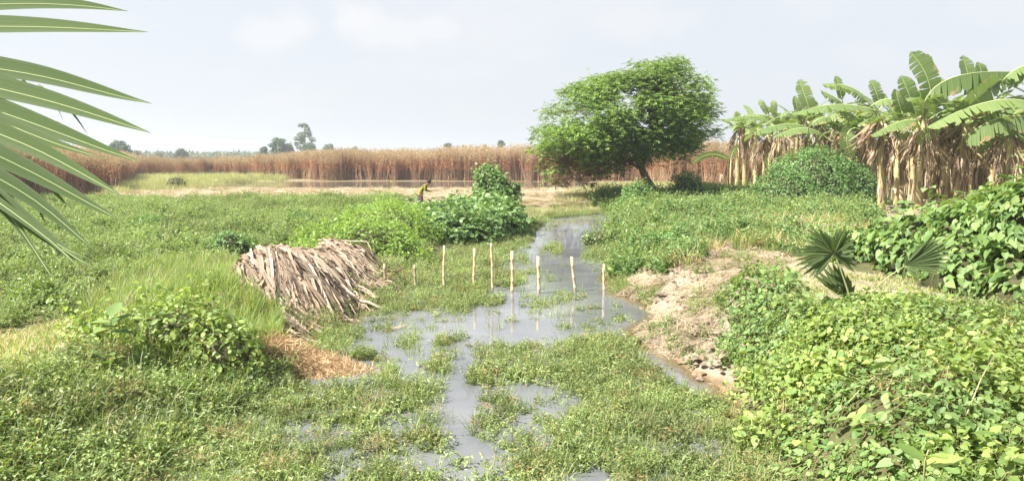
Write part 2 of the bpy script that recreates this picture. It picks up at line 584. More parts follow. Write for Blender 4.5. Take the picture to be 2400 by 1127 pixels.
def water_mat():
    m, N, L = new_mat('murky_water')
    out = N.new('ShaderNodeOutputMaterial')
    geo = N.new('ShaderNodeNewGeometry')
    at_ = N.new('ShaderNodeAttribute'); at_.attribute_name = 'silt'
    nz = N.new('ShaderNodeTexNoise'); nz.inputs['Scale'].default_value = 3.5; nz.inputs['Detail'].default_value = 3
    L.new(geo.outputs['Position'], nz.inputs['Vector'])
    n2 = N.new('ShaderNodeTexNoise'); n2.inputs['Scale'].default_value = .5; n2.inputs['Detail'].default_value = 4
    L.new(geo.outputs['Position'], n2.inputs['Vector'])
    rp = N.new('ShaderNodeValToRGB')
    rp.color_ramp.elements[0].color = (.10, .105, .115, 1); rp.color_ramp.elements[0].position = .35
    rp.color_ramp.elements[1].color = (.165, .17, .175, 1); rp.color_ramp.elements[1].position = .65
    L.new(n2.outputs['Fac'], rp.inputs['Fac'])
    bp = N.new('ShaderNodeBump'); bp.inputs['Strength'].default_value = .14; bp.inputs['Distance'].default_value = .01
    L.new(nz.outputs['Fac'], bp.inputs['Height'])
    pb = N.new('ShaderNodeBsdfPrincipled')
    mx = N.new('ShaderNodeMixRGB')
    L.new(at_.outputs['Fac'], mx.inputs['Fac'])
    L.new(rp.outputs['Color'], mx.inputs['Color1']); mx.inputs['Color2'].default_value = (.13, .095, .045, 1)
    L.new(mx.outputs[0], pb.inputs['Base Color'])
    pb.inputs['Roughness'].default_value = .06
    pb.inputs['IOR'].default_value = 1.33
    L.new(bp.outputs[0], pb.inputs['Normal'])
    L.new(pb.outputs[0], out.inputs['Surface'])
    return m


M_water = water_mat()


def ground_mat():
    m, N, L = new_mat('ground')
    out = N.new('ShaderNodeOutputMaterial')
    at_ = N.new('ShaderNodeAttribute'); at_.attribute_name = 'soil'
    geo = N.new('ShaderNodeNewGeometry')
    nz = N.new('ShaderNodeTexNoise'); nz.inputs['Scale'].default_value = 3.0; nz.inputs['Detail'].default_value = 9
    nz.inputs['Roughness'].default_value = .7
    L.new(geo.outputs['Position'], nz.inputs['Vector'])
    mr = N.new('ShaderNodeMapRange'); mr.inputs['From Min'].default_value = .25; mr.inputs['From Max'].default_value = .75
    mr.inputs['To Min'].default_value = .55; mr.inputs['To Max'].default_value = 1.35
    L.new(nz.outputs['Fac'], mr.inputs['Value'])
    mul = N.new('ShaderNodeVectorMath'); mul.operation = 'SCALE'
    L.new(at_.outputs['Color'], mul.inputs[0]); L.new(mr.outputs['Result'], mul.inputs['Scale'])
    bp = N.new('ShaderNodeBump'); bp.inputs['Strength'].default_value = .9; bp.inputs['Distance'].default_value = .06
    L.new(nz.outputs['Fac'], bp.inputs['Height'])
    pb = N.new('ShaderNodeBsdfPrincipled'); pb.inputs['Roughness'].default_value = .95
    pb.inputs['Specular IOR Level'].default_value = .15
    L.new(mul.outputs[0], pb.inputs['Base Color']); L.new(bp.outputs[0], pb.inputs['Normal'])
    L.new(pb.outputs[0], out.inputs['Surface'])
    return m


M_ground = ground_mat()

# ------------------------------------------------------------------ the lie of the land
CANAL = np.concatenate([
    wpoly([(1395, 498), (1290, 506), (1215, 530), (1120, 570), (1010, 625), (930, 668), (860, 715), (770, 757), (700, 800),
           (640, 860), (580, 930), (430, 1010), (300, 1100)]),
    np.array([(-4.2, 4.0), (-5.0, -12.0), (3.0, -12.0), (2.3, 4.0)]),
    wpoly([(1780, 1090), (1755, 980), (1700, 895), (1620, 862), (1540, 815), (1525, 775), (1560, 745), (1530, 715), (1470, 690),
           (1446, 668), (1455, 635), (1450, 600), (1425, 562), (1455, 530), (1450, 503)])])
POND = wpoly([(470, 441), (520, 433), (620, 427), (900, 425.5), (1330, 426), (1420, 430), (1400, 440), (1330, 446), (900, 447), (600, 446), (500, 446)])
RIDGE = np.array([(-6.2, 8.5), (-5.9, 11.5), (-5.4, 14.0), (-4.7, 17.0), (-4.2, 19.6)])
VINE_BED = np.array([(2.5, -2), (2.55, 5), (2.85, 7.6), (3.3, 10.0), (3.62, 11.8), (3.75, 12.9), (4.6, 13.1), (5.1, 11.3), (9.0, 10.9), (16, 10.5), (16, -2)])
CLAY = wpoly([(1448, 668), (1520, 640), (1640, 600), (1700, 575), (1800, 590), (1820, 640), (1780, 700), (1740, 920), (1690, 900), (1590, 862), (1515, 805), (1530, 740)], .25)


def height(x, y):
    x = np.asarray(x, float); y = np.asarray(y, float)
    s = -sdf(x, y, CANAL) + (fbm(x * .9, y * .9, 3) - .5) * 0.5      # metres outside the water's edge
    land = np.where(x < 0, .34, .52) * sm(-.2, 1.6, s)
    z = np.where(s > 0, .02 + land, -.30 * sm(0, .8, -s))
    z = z + (fbm(x * .35, y * .35, 11) - .5) * .22 * sm(0, 2, s) + (fbm(x * 2.5, y * 2.5, 5) - .5) * .07 * sm(0, .5, s)
    dl = segdist(x, y, RIDGE, False)
    z = z + .26 * np.exp(-(dl / 1.2) ** 2)
    # far plain: lower, with the flooded pond
    p = -sdf(x, y, POND)
    far = sm(50, 62, y)
    z = z * (1 - far) + far * np.where(p > 0, .03 + .16 * sm(0, 6, p), -.3 * sm(0, 1.5, -p))
    # vine covered bank on the right of the foreground
    v = sdf(x, y, VINE_BED)
    z = z + sm(-.35, .65 + .5 * fbm(x * 1.5, y * 1.5, 23), v) * (.10 + .56 * fbm(x * 1.0, y * 1.0, 21, 4) + .22 * (fbm(x * 3, y * 3, 22) - .5))
    z = z + (.25 + .35 * fbm(x * 2.2, y * 2.2, 25)) * np.exp(-(((x - 4.05) / .5) ** 2 + ((y - 12.4) / .8) ** 2))
    # straw heaped clay spit
    c = sdf(x, y, CLAY)
    z = z + .14 * sm(-.1, .9, c) * fbm(x * 1.6, y * 1.6, 31)
    # low straw spit on the left shore
    z = z + .42 * np.exp(-(((x + 3.15) / 1.0) ** 2 + ((y - 11.25) / .36) ** 2)) * (.8 + .4 * fbm(x * 2, y * 2, 27))
    # road bank the photographer stands on
    z = np.where(y < 3.5, z + (1.55 - z) * sm(3.5, 1.0, y), z)
    return z


def normal(x, y):
    e = .15
    dx = (height(x + e, y) - height(x - e, y)) / (2 * e)
    dy = (height(x, y + e) - height(x, y - e)) / (2 * e)
    n = np.stack([-dx, -dy, np.ones_like(dx)], 1)
    return n / np.linalg.norm(n, axis=1)[:, None]


G_CROP = [(-900, 1000), (-900, 482), (300, 470), (870, 468), (985, 470), (870, 500), (740, 550), (640, 580), (540, 630), (430, 635), (300, 690), (180, 740), (60, 770), (-100, 800)]
G_STRAWSTRIP = [(100, 474), (300, 452), (520, 446), (1330, 446), (1370, 448), (1370, 476), (1290, 486), (1210, 476), (985, 474), (300, 473)]
G_TALL = [(200, 740), (300, 660), (430, 600), (530, 600), (560, 690), (660, 770), (640, 850), (540, 885), (420, 900), (330, 860), (220, 800)]
G_PATH_L = [(-300, 870), (-100, 800), (60, 778), (190, 745), (240, 745), (180, 790), (90, 850), (-50, 900), (-300, 960)]
G_PATH_R = [(1610, 640), (1680, 585), (1780, 580), (1900, 600), (2000, 635), (2130, 660), (2260, 705), (2500, 760), (2500, 820), (2000, 770), (1850, 690), (1780, 700), (1700, 700)]
G_BANANA = [(1960, 500), (2040, 440), (2600, 380), (2600, 520), (2250, 505), (2080, 535), (2020, 525)]
G_RBANK = [(1385, 470), (1420, 445), (1540, 445), (1700, 430), (1790, 420), (1990, 470), (2060, 520), (1990, 560), (1960, 620), (1900, 610), (1780, 585), (1690, 585), (1600, 640), (1445, 672), (1425, 640), (1400, 600), (1390, 555), (1440, 520)]
G_MEADOW = [(240, 470), (280, 425), (320, 410), (700, 412), (650, 428), (480, 446), (300, 455)]
G_MEAD2 = [(1330, 450), (1400, 432), (1640, 420), (1640, 452), (1540, 470), (1440, 505), (1400, 500), (1290, 508), (1215, 532), (1150, 560), (1180, 500), (1300, 478)]


def soil_colour(x, y, z):
    px, py = proj(x, y, z)
    vis = y > 2
    col = np.tile(np.array([.10, .10, .045]), (len(x), 1))

    def blend(mask, c):
        nonlocal col
        col = col * (1 - mask[:, None]) + np.array(c) * mask[:, None]

    def pm(poly):
        return (inpoly(px, py, poly) & vis).astype(float)
    blend(((y > 48) & (z > -.05)).astype(float) * .8, (.26, .22, .13))
    blend(pm(G_CROP), (.12, .12, .05))
    blend(pm(G_RBANK), (.27, .24, .12))
    blend(pm(G_MEADOW), (.30, .30, .15)); blend(pm(G_MEAD2), (.26, .26, .12))
    blend(pm(G_STRAWSTRIP), (.46, .35, .24))
    blend(pm(G_PATH_R), (.30, .26, .18)); blend(pm(G_PATH_L), (.42, .40, .24))
    blend(pm(G_BANANA), (.24, .19, .13))
    blend(sm(-.3, .3, sdf(x, y, CLAY)), (.31, .26, .20))
    blend(sm(.10, .0, z) * .9, (.15, .10, .05))
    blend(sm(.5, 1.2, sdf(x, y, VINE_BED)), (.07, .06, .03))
    return col


def build_ground():
    ys = np.concatenate([np.linspace(-12, 4, 24, endpoint=False), np.geomspace(4, 130, 330), np.geomspace(140, 5000, 22)])
    nx = 330
    t = np.linspace(-1, 1, nx)
    t = np.sign(t) * np.abs(t) ** 1.15
    X = t[None, :] * (np.maximum(ys, 4) * .95 + 9)[:, None]
    Y = np.repeat(ys[:, None], nx, 1)
    x, y = X.ravel(), Y.ravel()
    z = height(x, y)
    z = np.where(y > 130, .2, z)
    V = np.stack([x, y, z], 1)
    i = np.arange(len(ys) - 1)[:, None] * nx + np.arange(nx - 1)[None]
    i = i.ravel()
    F = np.stack([i, i + 1, i + nx + 1, i + nx], 1)
    me = mesh_from('ground', V, [F], M_ground, smooth=True)
    c = soil_colour(x, y, z)
    ca = me.color_attributes.new('soil', 'FLOAT_COLOR', 'POINT')
    ca.data.foreach_set('color', np.concatenate([c, np.ones((len(c), 1))], 1).astype(np.float32).ravel())
    obj('ground', me, label='low river plain of soil banks, fields and paths around the canal', kind='structure')
    # water sheets
    wx, wy = np.linspace(-9, 9, 80), np.linspace(-14, 50, 260)
    X, Y = np.meshgrid(wx, wy)
    zb = height(X.ravel(), Y.ravel())
    i = (np.arange(259)[:, None] * 80 + np.arange(79)[None]).ravel()
    me = mesh_from('canal_water', np.stack([X.ravel(), Y.ravel(), X.ravel() * 0], 1), [np.stack([i, i + 1, i + 81, i + 80], 1)], M_water)
    a = me.attributes.new('silt', 'FLOAT', 'POINT')          # brown stirred mud where the water is shallow
    a.data.foreach_set('value', sm(-.24, -.05, zb).astype(np.float32))
    obj('canal_water', me, label='shallow murky canal water reflecting the pale sky', kind='structure')
    g = Geo()
    g.add([(-48, 60, .004), (24, 60, .004), (24, 92, .004), (-48, 92, .004)], [(0, 1, 2, 3)])
    me = g.mesh('pond_water', M_water)
    me.attributes.new('silt', 'FLOAT', 'POINT').data.foreach_set('value', [.6] * 4)
    obj('pond_water', me, label='narrow brown pond in front of the dry stalks', kind='structure')


build_ground()


# ------------------------------------------------------------------ scattering (ground cover only)
def proto_coll(name, meshes):
    c = bpy.data.collections.new(name)
    for i, me in enumerate(meshes):
        c.objects.link(bpy.data.objects.new('%s_%02d' % (name, i), me))
    return c


def scatter(name, P, rot, scl, idx, coll, label, cat=None, parent=None):
    me = bpy.data.meshes.new(name)
    me.vertices.add(len(P))
    me.vertices.foreach_set('co', np.asarray(P, np.float32).ravel())
    a = me.attributes.new('rot', 'FLOAT_VECTOR', 'POINT'); a.data.foreach_set('vector', np.asarray(rot, np.float32).ravel())
    a = me.attributes.new('scl', 'FLOAT', 'POINT'); a.data.foreach_set('value', np.asarray(scl, np.float32))
    a = me.attributes.new('idx', 'INT', 'POINT'); a.data.foreach_set('value', np.asarray(idx, np.int32))
    ng = bpy.data.node_groups.new(name + '_scatter', 'GeometryNodeTree')
    ng.interface.new_socket('Geometry', in_out='INPUT', socket_type='NodeSocketGeometry')
    ng.interface.new_socket('Geometry', in_out='OUTPUT', socket_type='NodeSocketGeometry')
    N, L = ng.nodes, ng.links
    gi, go = N.new('NodeGroupInput'), N.new('NodeGroupOutput')
    ci = N.new('GeometryNodeCollectionInfo')
    ci.inputs['Collection'].default_value = coll
    ci.inputs['Separate Children'].default_value = True
    ci.inputs['Reset Children'].default_value = True
    iop = N.new('GeometryNodeInstanceOnPoints')
    iop.inputs['Pick Instance'].default_value = True

    def na(n, t):
        k = N.new('GeometryNodeInputNamedAttribute'); k.data_type = t
        k.inputs['Name'].default_value = n
        return k.outputs['Attribute']
    e = N.new('FunctionNodeEulerToRotation')
    L.new(na('rot', 'FLOAT_VECTOR'), e.inputs[0])
    L.new(gi.outputs[0], iop.inputs['Points'])
    L.new(ci.outputs[0], iop.inputs['Instance'])
    L.new(na('idx', 'INT'), iop.inputs['Instance Index'])
    L.new(e.outputs[0], iop.inputs['Rotation'])
    L.new(na('scl', 'FLOAT'), iop.inputs['Scale'])
    L.new(iop.outputs[0], go.inputs[0])
    o = obj(name, me, parent, label=label, cat=cat, kind='stuff')
    md = o.modifiers.new('scatter', 'NODES')
    md.node_group = ng
    return o


def sample(n, xr, yr, keep, jitter_seed=None):
    """random ground points in a rectangle, kept with probability keep(px,py,x,y,z)"""
    x = RNG.uniform(*xr, n); y = RNG.uniform(*yr, n)
    z = height(x, y)
    px, py = proj(x, y, z)
    k = keep(px, py, x, y, z)
    m = RNG.uniform(0, 1, n) < k
    m &= (px > -500) & (px < 2900)
    return x[m], y[m], z[m], px[m], py[m]


def euler_on(nrm, tilt=0.12):
    n = len(nrm)
    ex = np.arcsin(np.clip(-nrm[:, 1], -1, 1)) + RNG.normal(0, tilt, n)
    ey = np.arctan2(nrm[:, 0], nrm[:, 2]) + RNG.normal(0, tilt, n)
    return ex, ey


def cover(name, pts, coll, smin, smax, label, cat, tilt=.12, slope=False, sclf=None, parent=None, sink=.02):
    x, y, z = pts[:3]
    n = len(x)
    if slope:
        ex, ey = euler_on(normal(x, y), tilt)
        # a spin about the vertical first, then the lean of the slope
        spin = RNG.uniform(0, 2 * math.pi, n)
        rot = np.zeros((n, 3))
        for i in range(n):
            q = Euler((ex[i], ey[i], 0)).to_matrix() @ Matrix.Rotation(spin[i], 3, 'Z')
            rot[i] = q.to_euler()
    else:
        rot = np.stack([RNG.normal(0, tilt, n), RNG.normal(0, tilt, n), RNG.uniform(0, 2 * math.pi, n)], 1)
    s = RNG.uniform(smin, smax, n)
    if sclf is not None:
        s = s * sclf
    return scatter(name, np.stack([x, y, z - sink], 1), rot, s, RNG.integers(0, len(coll.objects), n), coll, label, cat, parent)


def stem_plants(n_stems, r, h0, h1, leaf, n_leaf, tmpl, mats, seed, lean=.5, up=.7, pairs=True):
    """a clump of leafy stems"""
    rng = np.random.default_rng(seed)
    g = Geo()
    for s in range(n_stems):
        a, rr = rng.uniform(0, 6.283), r * math.sqrt(rng.uniform())
        b = np.array([rr * math.cos(a), rr * math.sin(a), 0])
        az = rng.uniform(0, 6.283)
        h = rng.uniform(h0, h1)
        le = lean * rng.uniform(.2, 1.4) * h
        ts = np.linspace(0, 1, 4)
        pts = b + np.stack([math.cos(az) * le * ts ** 1.5, math.sin(az) * le * ts ** 1.5, h * ts], 1)
        side = np.array([-math.sin(az), math.cos(az), 0]) * .0022
        V = np.concatenate([pts - side, pts + side])
        F = [(i, i + 1, 5 + i, 4 + i) for i in range(3)]
        g.add(V, F, 1)
        t = rng.uniform(.15, 1, n_leaf)
        P = b + np.stack([math.cos(az) * le * t ** 1.5, math.sin(az) * le * t ** 1.5, h * t], 1)
        nr = rand_n(n_leaf, up, .55, rng)
        R = frames(nr, rng.uniform(0, 6.283, n_leaf))
        put(g, tmpl, P, R, leaf * rng.uniform(.55, 1.25, n_leaf) * (1.15 - .4 * t), 0)
    return g.mesh('plant_clump', mats)


weed_protos = [stem_plants(13, .18, .06, .26, .070, 10, T_WEED, [M_weed, M_weedstem], 100 + i, .6, .8) for i in range(7)]
for i in range(4):
    g = Geo(); rng = np.random.default_rng(130 + i)
    blades(g, 26, .17, .12, .40, .009, .75, 0, 4, rng, .15)
    weed_protos.append(g.mesh('weed_grass', [M_weed]))
C_weed = proto_coll('weed', weed_protos)
C_herb = proto_coll('herb', [stem_plants(16, .2, .15, .42, .06, 14, T_LEAF, [M_crop, M_weedstem], 200 + i, .55) for i in range(7)])
C_crop = proto_coll('crop', [stem_plants(17, .13, .18, .44, .062, 15, T_LEAF, [M_crop, M_weedstem], 220 + i, .8, .8) for i in range(8)])


C_bankherb = proto_coll('bank_herb', [stem_plants(16, .2, .18, .48, .075, 14, T_LEAF, [M_shrub if i % 2 else M_crop, M_weedstem], 260 + i, .55) for i in range(6)])


def vine_patch(mats, leaf, seed, n=42, r=.3, tmpl=T_HEART, hmax=.24):
    rng = np.random.default_rng(seed)
    g = Geo()
    a, rr = rng.uniform(0, 6.283, n), r * np.sqrt(rng.uniform(0, 1, n))
    P = np.stack([rr * np.cos(a), rr * np.sin(a), rng.uniform(-.06, hmax, n) * (1 - .5 * (rr / r) ** 2)], 1)
    R = frames(rand_n(n, .75, .5, rng), rng.uniform(0, 6.283, n))
    put(g, tmpl, P, R, leaf * rng.uniform(.5, 1.3, n), 0)
    for k in range(9):           # runners and petioles
        p0 = P[rng.integers(n)]; p1 = P[rng.integers(n)]
        mid = (p0 + p1) / 2 + np.array([0, 0, -.04])
        g.tube([p0, mid, p1 - [0, 0, .01]], .0025, 3, 1, False)
    return g.mesh('vine_patch', mats)


C_vine = proto_coll('vine', [vine_patch([M_vine, M_weedstem], .064, 300 + i, 50, .25, hmax=.36) for i in range(8)])
C_vine_dark = proto_coll('vine_dark', [vine_patch([M_bean, M_weedstem], .066, 330 + i, 54, .27, tmpl=T_OVAL, hmax=.30) for i in range(6)])


def grass_protos(name, mat, n, r, h0, h1, w, lean, k, seed, droop=0., mat2=None, n2=0):
    out = []
    for i in range(k):
        g = Geo(); rng = np.random.default_rng(seed + i)
        blades(g, n, r, h0, h1, w, lean, 0, 4, rng, droop)
        if mat2:
            blades(g, n2, r, h0 * 1.1, h1 * 1.15, w * .8, lean, 1, 4, rng, droop)
        out.append(g.mesh(name, [mat, mat2] if mat2 else [mat]))
    return proto_coll(name, out)


C_tall = grass_protos('tall_grass', M_grass, 30, .13, .35, .80, .015, .55, 7, 400, .15, M_drygrass, 3)
C_dry = grass_protos('dry_grass', M_drygrass, 30, .16, .25, .65, .014, .8, 6, 420, .2)
C_mead = grass_protos('meadow_grass', M_mead, 60, .5, .3, .75, .022, .4, 6, 440, .05)
C_short = grass_protos('short_grass', M_grass, 34, .22, .06, .20, .014, .8, 6, 460, .1, M_drygrass, 22)


def straw_protos(name, mat, k, seed, n=46, r=.36, L0=.18, L1=.6, w=.008):
    out = []
    for i in range(k):
        rng = np.random.default_rng(seed + i)
        g = Geo()
        main = rng.uniform(0, 6.283)
        for s in range(n):
            a, rr = rng.uniform(0, 6.283), r * math.sqrt(rng.uniform())
            c = np.array([rr * math.cos(a), rr * math.sin(a), rng.uniform(.0, .07)])
            az = main + rng.normal(0, .6)
            ln = rng.uniform(L0, L1)
            ts = np.linspace(-.5, .5, 4)
            bend = rng.normal(0, .18) * ln
            d = np.array([math.cos(az), math.sin(az), rng.normal(0, .12)])
            sd_ = np.array([-math.sin(az), math.cos(az), 0])
            pts = c + d * (ts * ln)[:, None] + sd_ * (bend * (ts * 2) ** 2)[:, None] + np.array([0, 0, 1]) * ((.25 - ts ** 2) * rng.uniform(0, .25) * ln)[:, None]
            ww = w * rng.uniform(.5, 1.3)
            V = np.concatenate([pts - sd_ * ww / 2, pts + sd_ * ww / 2 + [0, 0, ww * .4]])
            g.add(V, [(q, q + 1, 5 + q, 4 + q) for q in range(3)])
        out.append(g.mesh(name, [mat]))
    return proto_coll(name, out)


C_straw = straw_protos('straw', M_straw, 7, 500)
C_redstraw = straw_protos('red_straw', M_redstraw, 6, 520, L1=.45, w=.007)


def clod_protos():
    out = []
    for i in range(5):
        rng = np.random.default_rng(540 + i)
        g = Geo()
        for s in range(7):
            a, rr = rng.uniform(0, 6.283), .35 * math.sqrt(rng.uniform())
            sz = rng.uniform(.03, .09)
            t = np.array([(0, 0, 1), (1, 0, .1), (.4, .9, 0), (-.7, .7, .15), (-.95, -.2, 0), (-.2, -1, .1), (.7, -.7, 0)], float)
            t = t * rng.uniform(.75, 1.25, t.shape) * [1, 1, .6] * sz + [rr * math.cos(a), rr * math.sin(a), 0]
            g.add(t, [(0, 1, 2), (0, 2, 3), (0, 3, 4), (0, 4, 5), (0, 5, 6), (0, 6, 1)])
        out.append(g.mesh('clods', [M_soil], True))
    return proto_coll('clods', out)


C_clod = clod_protos()

# --- open water shapes of the canal, as outlines on the water surface
OPEN_POOL = [(1400, 496), (1290, 506), (1235, 545), (1190, 590), (1160, 640), (1120, 690), (1070, 735), (1100, 790), (1300, 790), (1390, 775), (1500, 785),
             (1590, 765), (1530, 700), (1440, 670), (1436, 640), (1434, 610), (1400, 590), (1372, 600), (1385, 560), (1412, 540), (1440, 500)]
OPEN_SPOTS = [(1085, 830, 36, 60, .97), (905, 790, 45, 40, .9), (990, 790, 36, 45, .85), (1245, 895, 75, 32, .95), (1065, 930, 52, 75, .97),
              (1090, 1050, 55, 60, .75), (870, 900, 60, 24, .7), (760, 985, 90, 24, .6), (1010, 740, 110, 32, .85), (1210, 980, 70, 40, .55),
              (870, 1050, 100, 30, .45), (1180, 1080, 60, 60, .6), (960, 850, 40, 30, .8), (830, 730, 90, 24, .85), (1290, 935, 40, 40, .8),
              (1160, 720, 60, 40, .9), (930, 970, 60, 40, .6), (1130, 770, 50, 25, .7), (1210, 615, 30, 20, .5), (990, 680, 80, 14, .5), (700, 1020, 60, 30, .6),
              (1190, 830, 40, 26, .5), (1560, 770, 50, 25, .7)]
WEED_SPOTS = [(1190, 645, 36, 16, .8), (1265, 700, 40, 8, .35), (1320, 690, 24, 8, .15), (1130, 690, 50, 12, .5), (1225, 560, 26, 12, .4), (1225, 600, 20, 12, .4),
              (1430, 735, 50, 8, .12), (1300, 575, 24, 14, .35), (1345, 755, 50, 8, .2), (1400, 600, 30, 12, .4), (1240, 625, 14, 8, .3)]


def weed_density(px, py, x, y, z):
    px, py = proj(x, y, np.full_like(x, .14))
    open_ = inpoly(px, py, OPEN_POOL).astype(float) * .985
    nz = fbm(px * .012, py * .022, 41)
    for (a, b, ra, rb, am) in OPEN_SPOTS:
        q = ((px - a) / ra) ** 2 + ((py - b) / rb) ** 2
        open_ = np.maximum(open_, am * sm(1.25, .75, q * (.6 + .8 * nz)))
    for (a, b, ra, rb, am) in WEED_SPOTS:
        q = ((px - a) / ra) ** 2 + ((py - b) / rb) ** 2
        open_ = open_ * (1 - am * sm(1.2, .7, q))
    mid = inpoly(px, py, [(640, 1200), (660, 900), (900, 730), (1300, 750), (1330, 850), (1400, 1000), (1500, 1200)])
    patchy = sm(.40, .54, fbm(x * 2.2, y * 1.3, 51)) * .80 + .10
    spit = (((x + 3.1) / 1.25) ** 2 + ((y - 11.15) / .62) ** 2) > 1
    d = np.where(mid, patchy, .97) * spit
    return d * (1 - open_)


def keep_weed(px, py, x, y, z):
    return (z < .06) * weed_density(px, py, x, y, z) * (y < 47) * (sdf(x, y, CLAY) < -.12)


def water_z(pts):
    x, y, z, px, py = pts
    return x, y, np.maximum(z, -.035), px, py


def px_keep(poly, extra=None):
    def f(px, py, x, y, z):
        k = (inpoly(px, py, poly) & (z > -.03)).astype(float)
        return k * (extra(px, py, x, y, z) if extra is not None else 1)
    return f


def build_cover():
    pts = water_z(sample(27000, (-8, 6), (4.8, 22), keep_weed))
    nearf = .65 + .65 * fbm(pts[0] * 1.1, pts[1] * 1.1, 54)
    cover('canal_weed', pts, C_weed, .55, 1.1, 'green water weed and grass standing in the canal in ragged patches', 'weed', .2, sclf=nearf)
    pts = water_z(sample(15000, (-6, 9), (22, 47), keep_weed))
    cover('far_canal_weed', pts, C_weed, .7, 1.2, 'green weed fringe along the far reach of the canal', 'weed', .2)
    # sparse emergent blades in the open pool
    pts = water_z(sample(1500, (-4, 9), (13, 42), lambda px, py, x, y, z: (z < .0) * inpoly(px, py, OPEN_POOL) * .35 * sm(.5, .7, fbm(x * .8, y * .8, 77))))
    cover('pool_grass', pts, C_weed, .4, .8, 'thin sprigs of grass poking out of the open pool', 'grass', .2)
    # crop field
    keep_crop = px_keep(G_CROP, lambda px, py, x, y, z: np.where(fbm(x * .9, y * .9, 61) > .42, .95, .35) * (y > 9) * (y < 49) * (x < -2.5))
    pts = sample(18500, (-38, -2.5), (9, 49), keep_crop)
    nz = fbm(pts[0] * 1.1, pts[1] * 1.1, 62)
    cover('vegetable_crop', pts, C_crop, .75, 1.4, 'dense green vegetable crop covering the field left of the canal', 'crop', .1, sclf=.10 + 1.65 * nz)
    # tall grass ridge
    pts = sample(5200, (-9, -2.5), (8, 19), px_keep(G_TALL))
    cover('tall_grass', pts, C_tall, .6, 1.0, 'tall yellow green grass leaning over the left bank', 'grass', .12)
    G_HEAPSIDE = [(520, 640), (660, 770), (700, 790), (880, 720), (1010, 640), (1000, 570), (870, 620), (800, 600)]
    pts = sample(3200, (-6, 0), (12, 27), px_keep(G_HEAPSIDE, lambda px, py, x, y, z: (x > -4.6) * .7))
    cover('bank_grass', pts, C_dry, .35, .7, 'brown and green grass on the shore below the leaf heap', 'grass', .2)
    pts = sample(3000, (-6, 0), (12, 27), px_keep(G_HEAPSIDE, lambda px, py, x, y, z: (x > -4.6) * .55))
    cover('bank_herbs', pts, C_herb, .5, .95, 'green herbs on the shore below the leaf heap', 'herb', .2)
    # left foreground bank: herbs and weeds
    G_LFG = [(-300, 860), (20, 900), (200, 830), (330, 860), (430, 900), (560, 885), (660, 860), (700, 880), (600, 960), (600, 1300), (-500, 1300)]
    pts = sample(9000, (-9, -2), (4.6, 13.5), px_keep(G_LFG))
    cover('bank_weed', pts, C_weed, .8, 1.4, 'leafy green weeds thick on the near left bank', 'weed', .2)
    pts = sample(5200, (-9, -2), (4.6, 13.5), px_keep(G_LFG, lambda px, py, x, y, z: sm(.38, .6, fbm(x * .7, y * .7, 71))))
    tp = sample(700, (-9, -2), (4.6, 13.5), px_keep(G_LFG, lambda px, py, x, y, z: sm(.5, .6, fbm(x * .6, y * .6, 171))))
    cover('bank_tussocks', tp, C_tall, .4, .8, 'grass tussocks scattered in the weeds of the near left bank', 'grass', .25)
    cover('near_herbs', pts, C_herb, .7, 1.1, 'taller dark herbs among the weeds of the near left bank', 'herb', .2)
    pts = sample(2400, (-12, -3), (8, 15), px_keep(G_PATH_L))
    cover('path_grass', pts, C_short, .6, 1.0, 'short pale grass on the footpath at the left', 'grass', .2)
    # right bank
    pts = sample(7500, (2, 24), (14, 52), px_keep(G_RBANK, lambda px, py, x, y, z: .20 + .8 * sm(.30, .48, fbm(x * .45, y * .45, 81)) * np.where((px < 1760) | (py < 480), 1, .4)))
    cover('right_bank_herbs', pts, C_bankherb, .75, 1.4, 'green herbs and saplings over the right bank', 'herb', .15, sclf=.5 + 1.5 * fbm(pts[0] * .8, pts[1] * .8, 83))
    pts = sample(8500, (2, 24), (14, 52), px_keep(G_RBANK, lambda px, py, x, y, z: .75 - .6 * sm(.32, .52, fbm(x * .45, y * .45, 81))))
    cover('right_bank_grass', pts, C_tall, .4, .8, 'yellow green grass over the right bank', 'grass', .15, sclf=.4 + 1.4 * fbm(pts[0] * .7, pts[1] * .7, 85))
    G_DRYR = [(1500, 640), (1540, 560), (1640, 520), (1700, 470), (1860, 470), (2050, 500), (2060, 540), (1900, 600), (1700, 585), (1600, 640)]
    pts = sample(2600, (2, 22), (14, 45), px_keep(G_DRYR, lambda px, py, x, y, z: .25 + .6 * sm(.42, .6, fbm(x * .6, y * .6, 91))))
    cover('right_bank_dry_grass', pts, C_dry, .6, 1.5, 'tan dry grass tussocks on the right bank', 'grass', .2)
    pts = sample(4200, (3, 17), (10.5, 24), px_keep(G_PATH_R, lambda px, py, x, y, z: .15 + .8 * sm(.34, .55, fbm(x * .9, y * .9, 95)) * (px > 1740)))
    cover('right_path_grass', pts, C_short, .5, 1.0, 'thin low grass over the sandy ground behind the vines', 'grass', .2)
    # clay spit covered in straw
    def kc(px, py, x, y, z):
        c = sdf(x, y, CLAY)
        return (c > -.15) * (z > -.02) * (.10 + .8 * sm(.42, .6, fbm(x * .8, y * .8, 99)))
    pts = sample(4300, (1.5, 7), (11, 24), kc)
    cover('straw_litter', pts, C_straw, .45, .95, 'tan straw strewn over the clay spit', 'straw', .18, slope=True)
    pts = sample(1500, (1.5, 7), (10.5, 24), lambda px, py, x, y, z: (sdf(x, y, CLAY) > -.2) * (z > 0) * .6)
    cover('clay_clods', pts, C_clod, .5, 1.1, 'grey brown lumps of clay on the spit', 'clay', .2)
    pts = sample(1100, (2, 7), (10.5, 22), lambda px, py, x, y, z: (sdf(x, y, CLAY) > -.3) * (z > .02) * sm(.5, .66, fbm(x * 1.1, y * 1.1, 103)) * .8)
    cover('spit_herbs', pts, C_herb, .35, .8, 'scattered small green herbs on the clay spit', 'herb', .2)
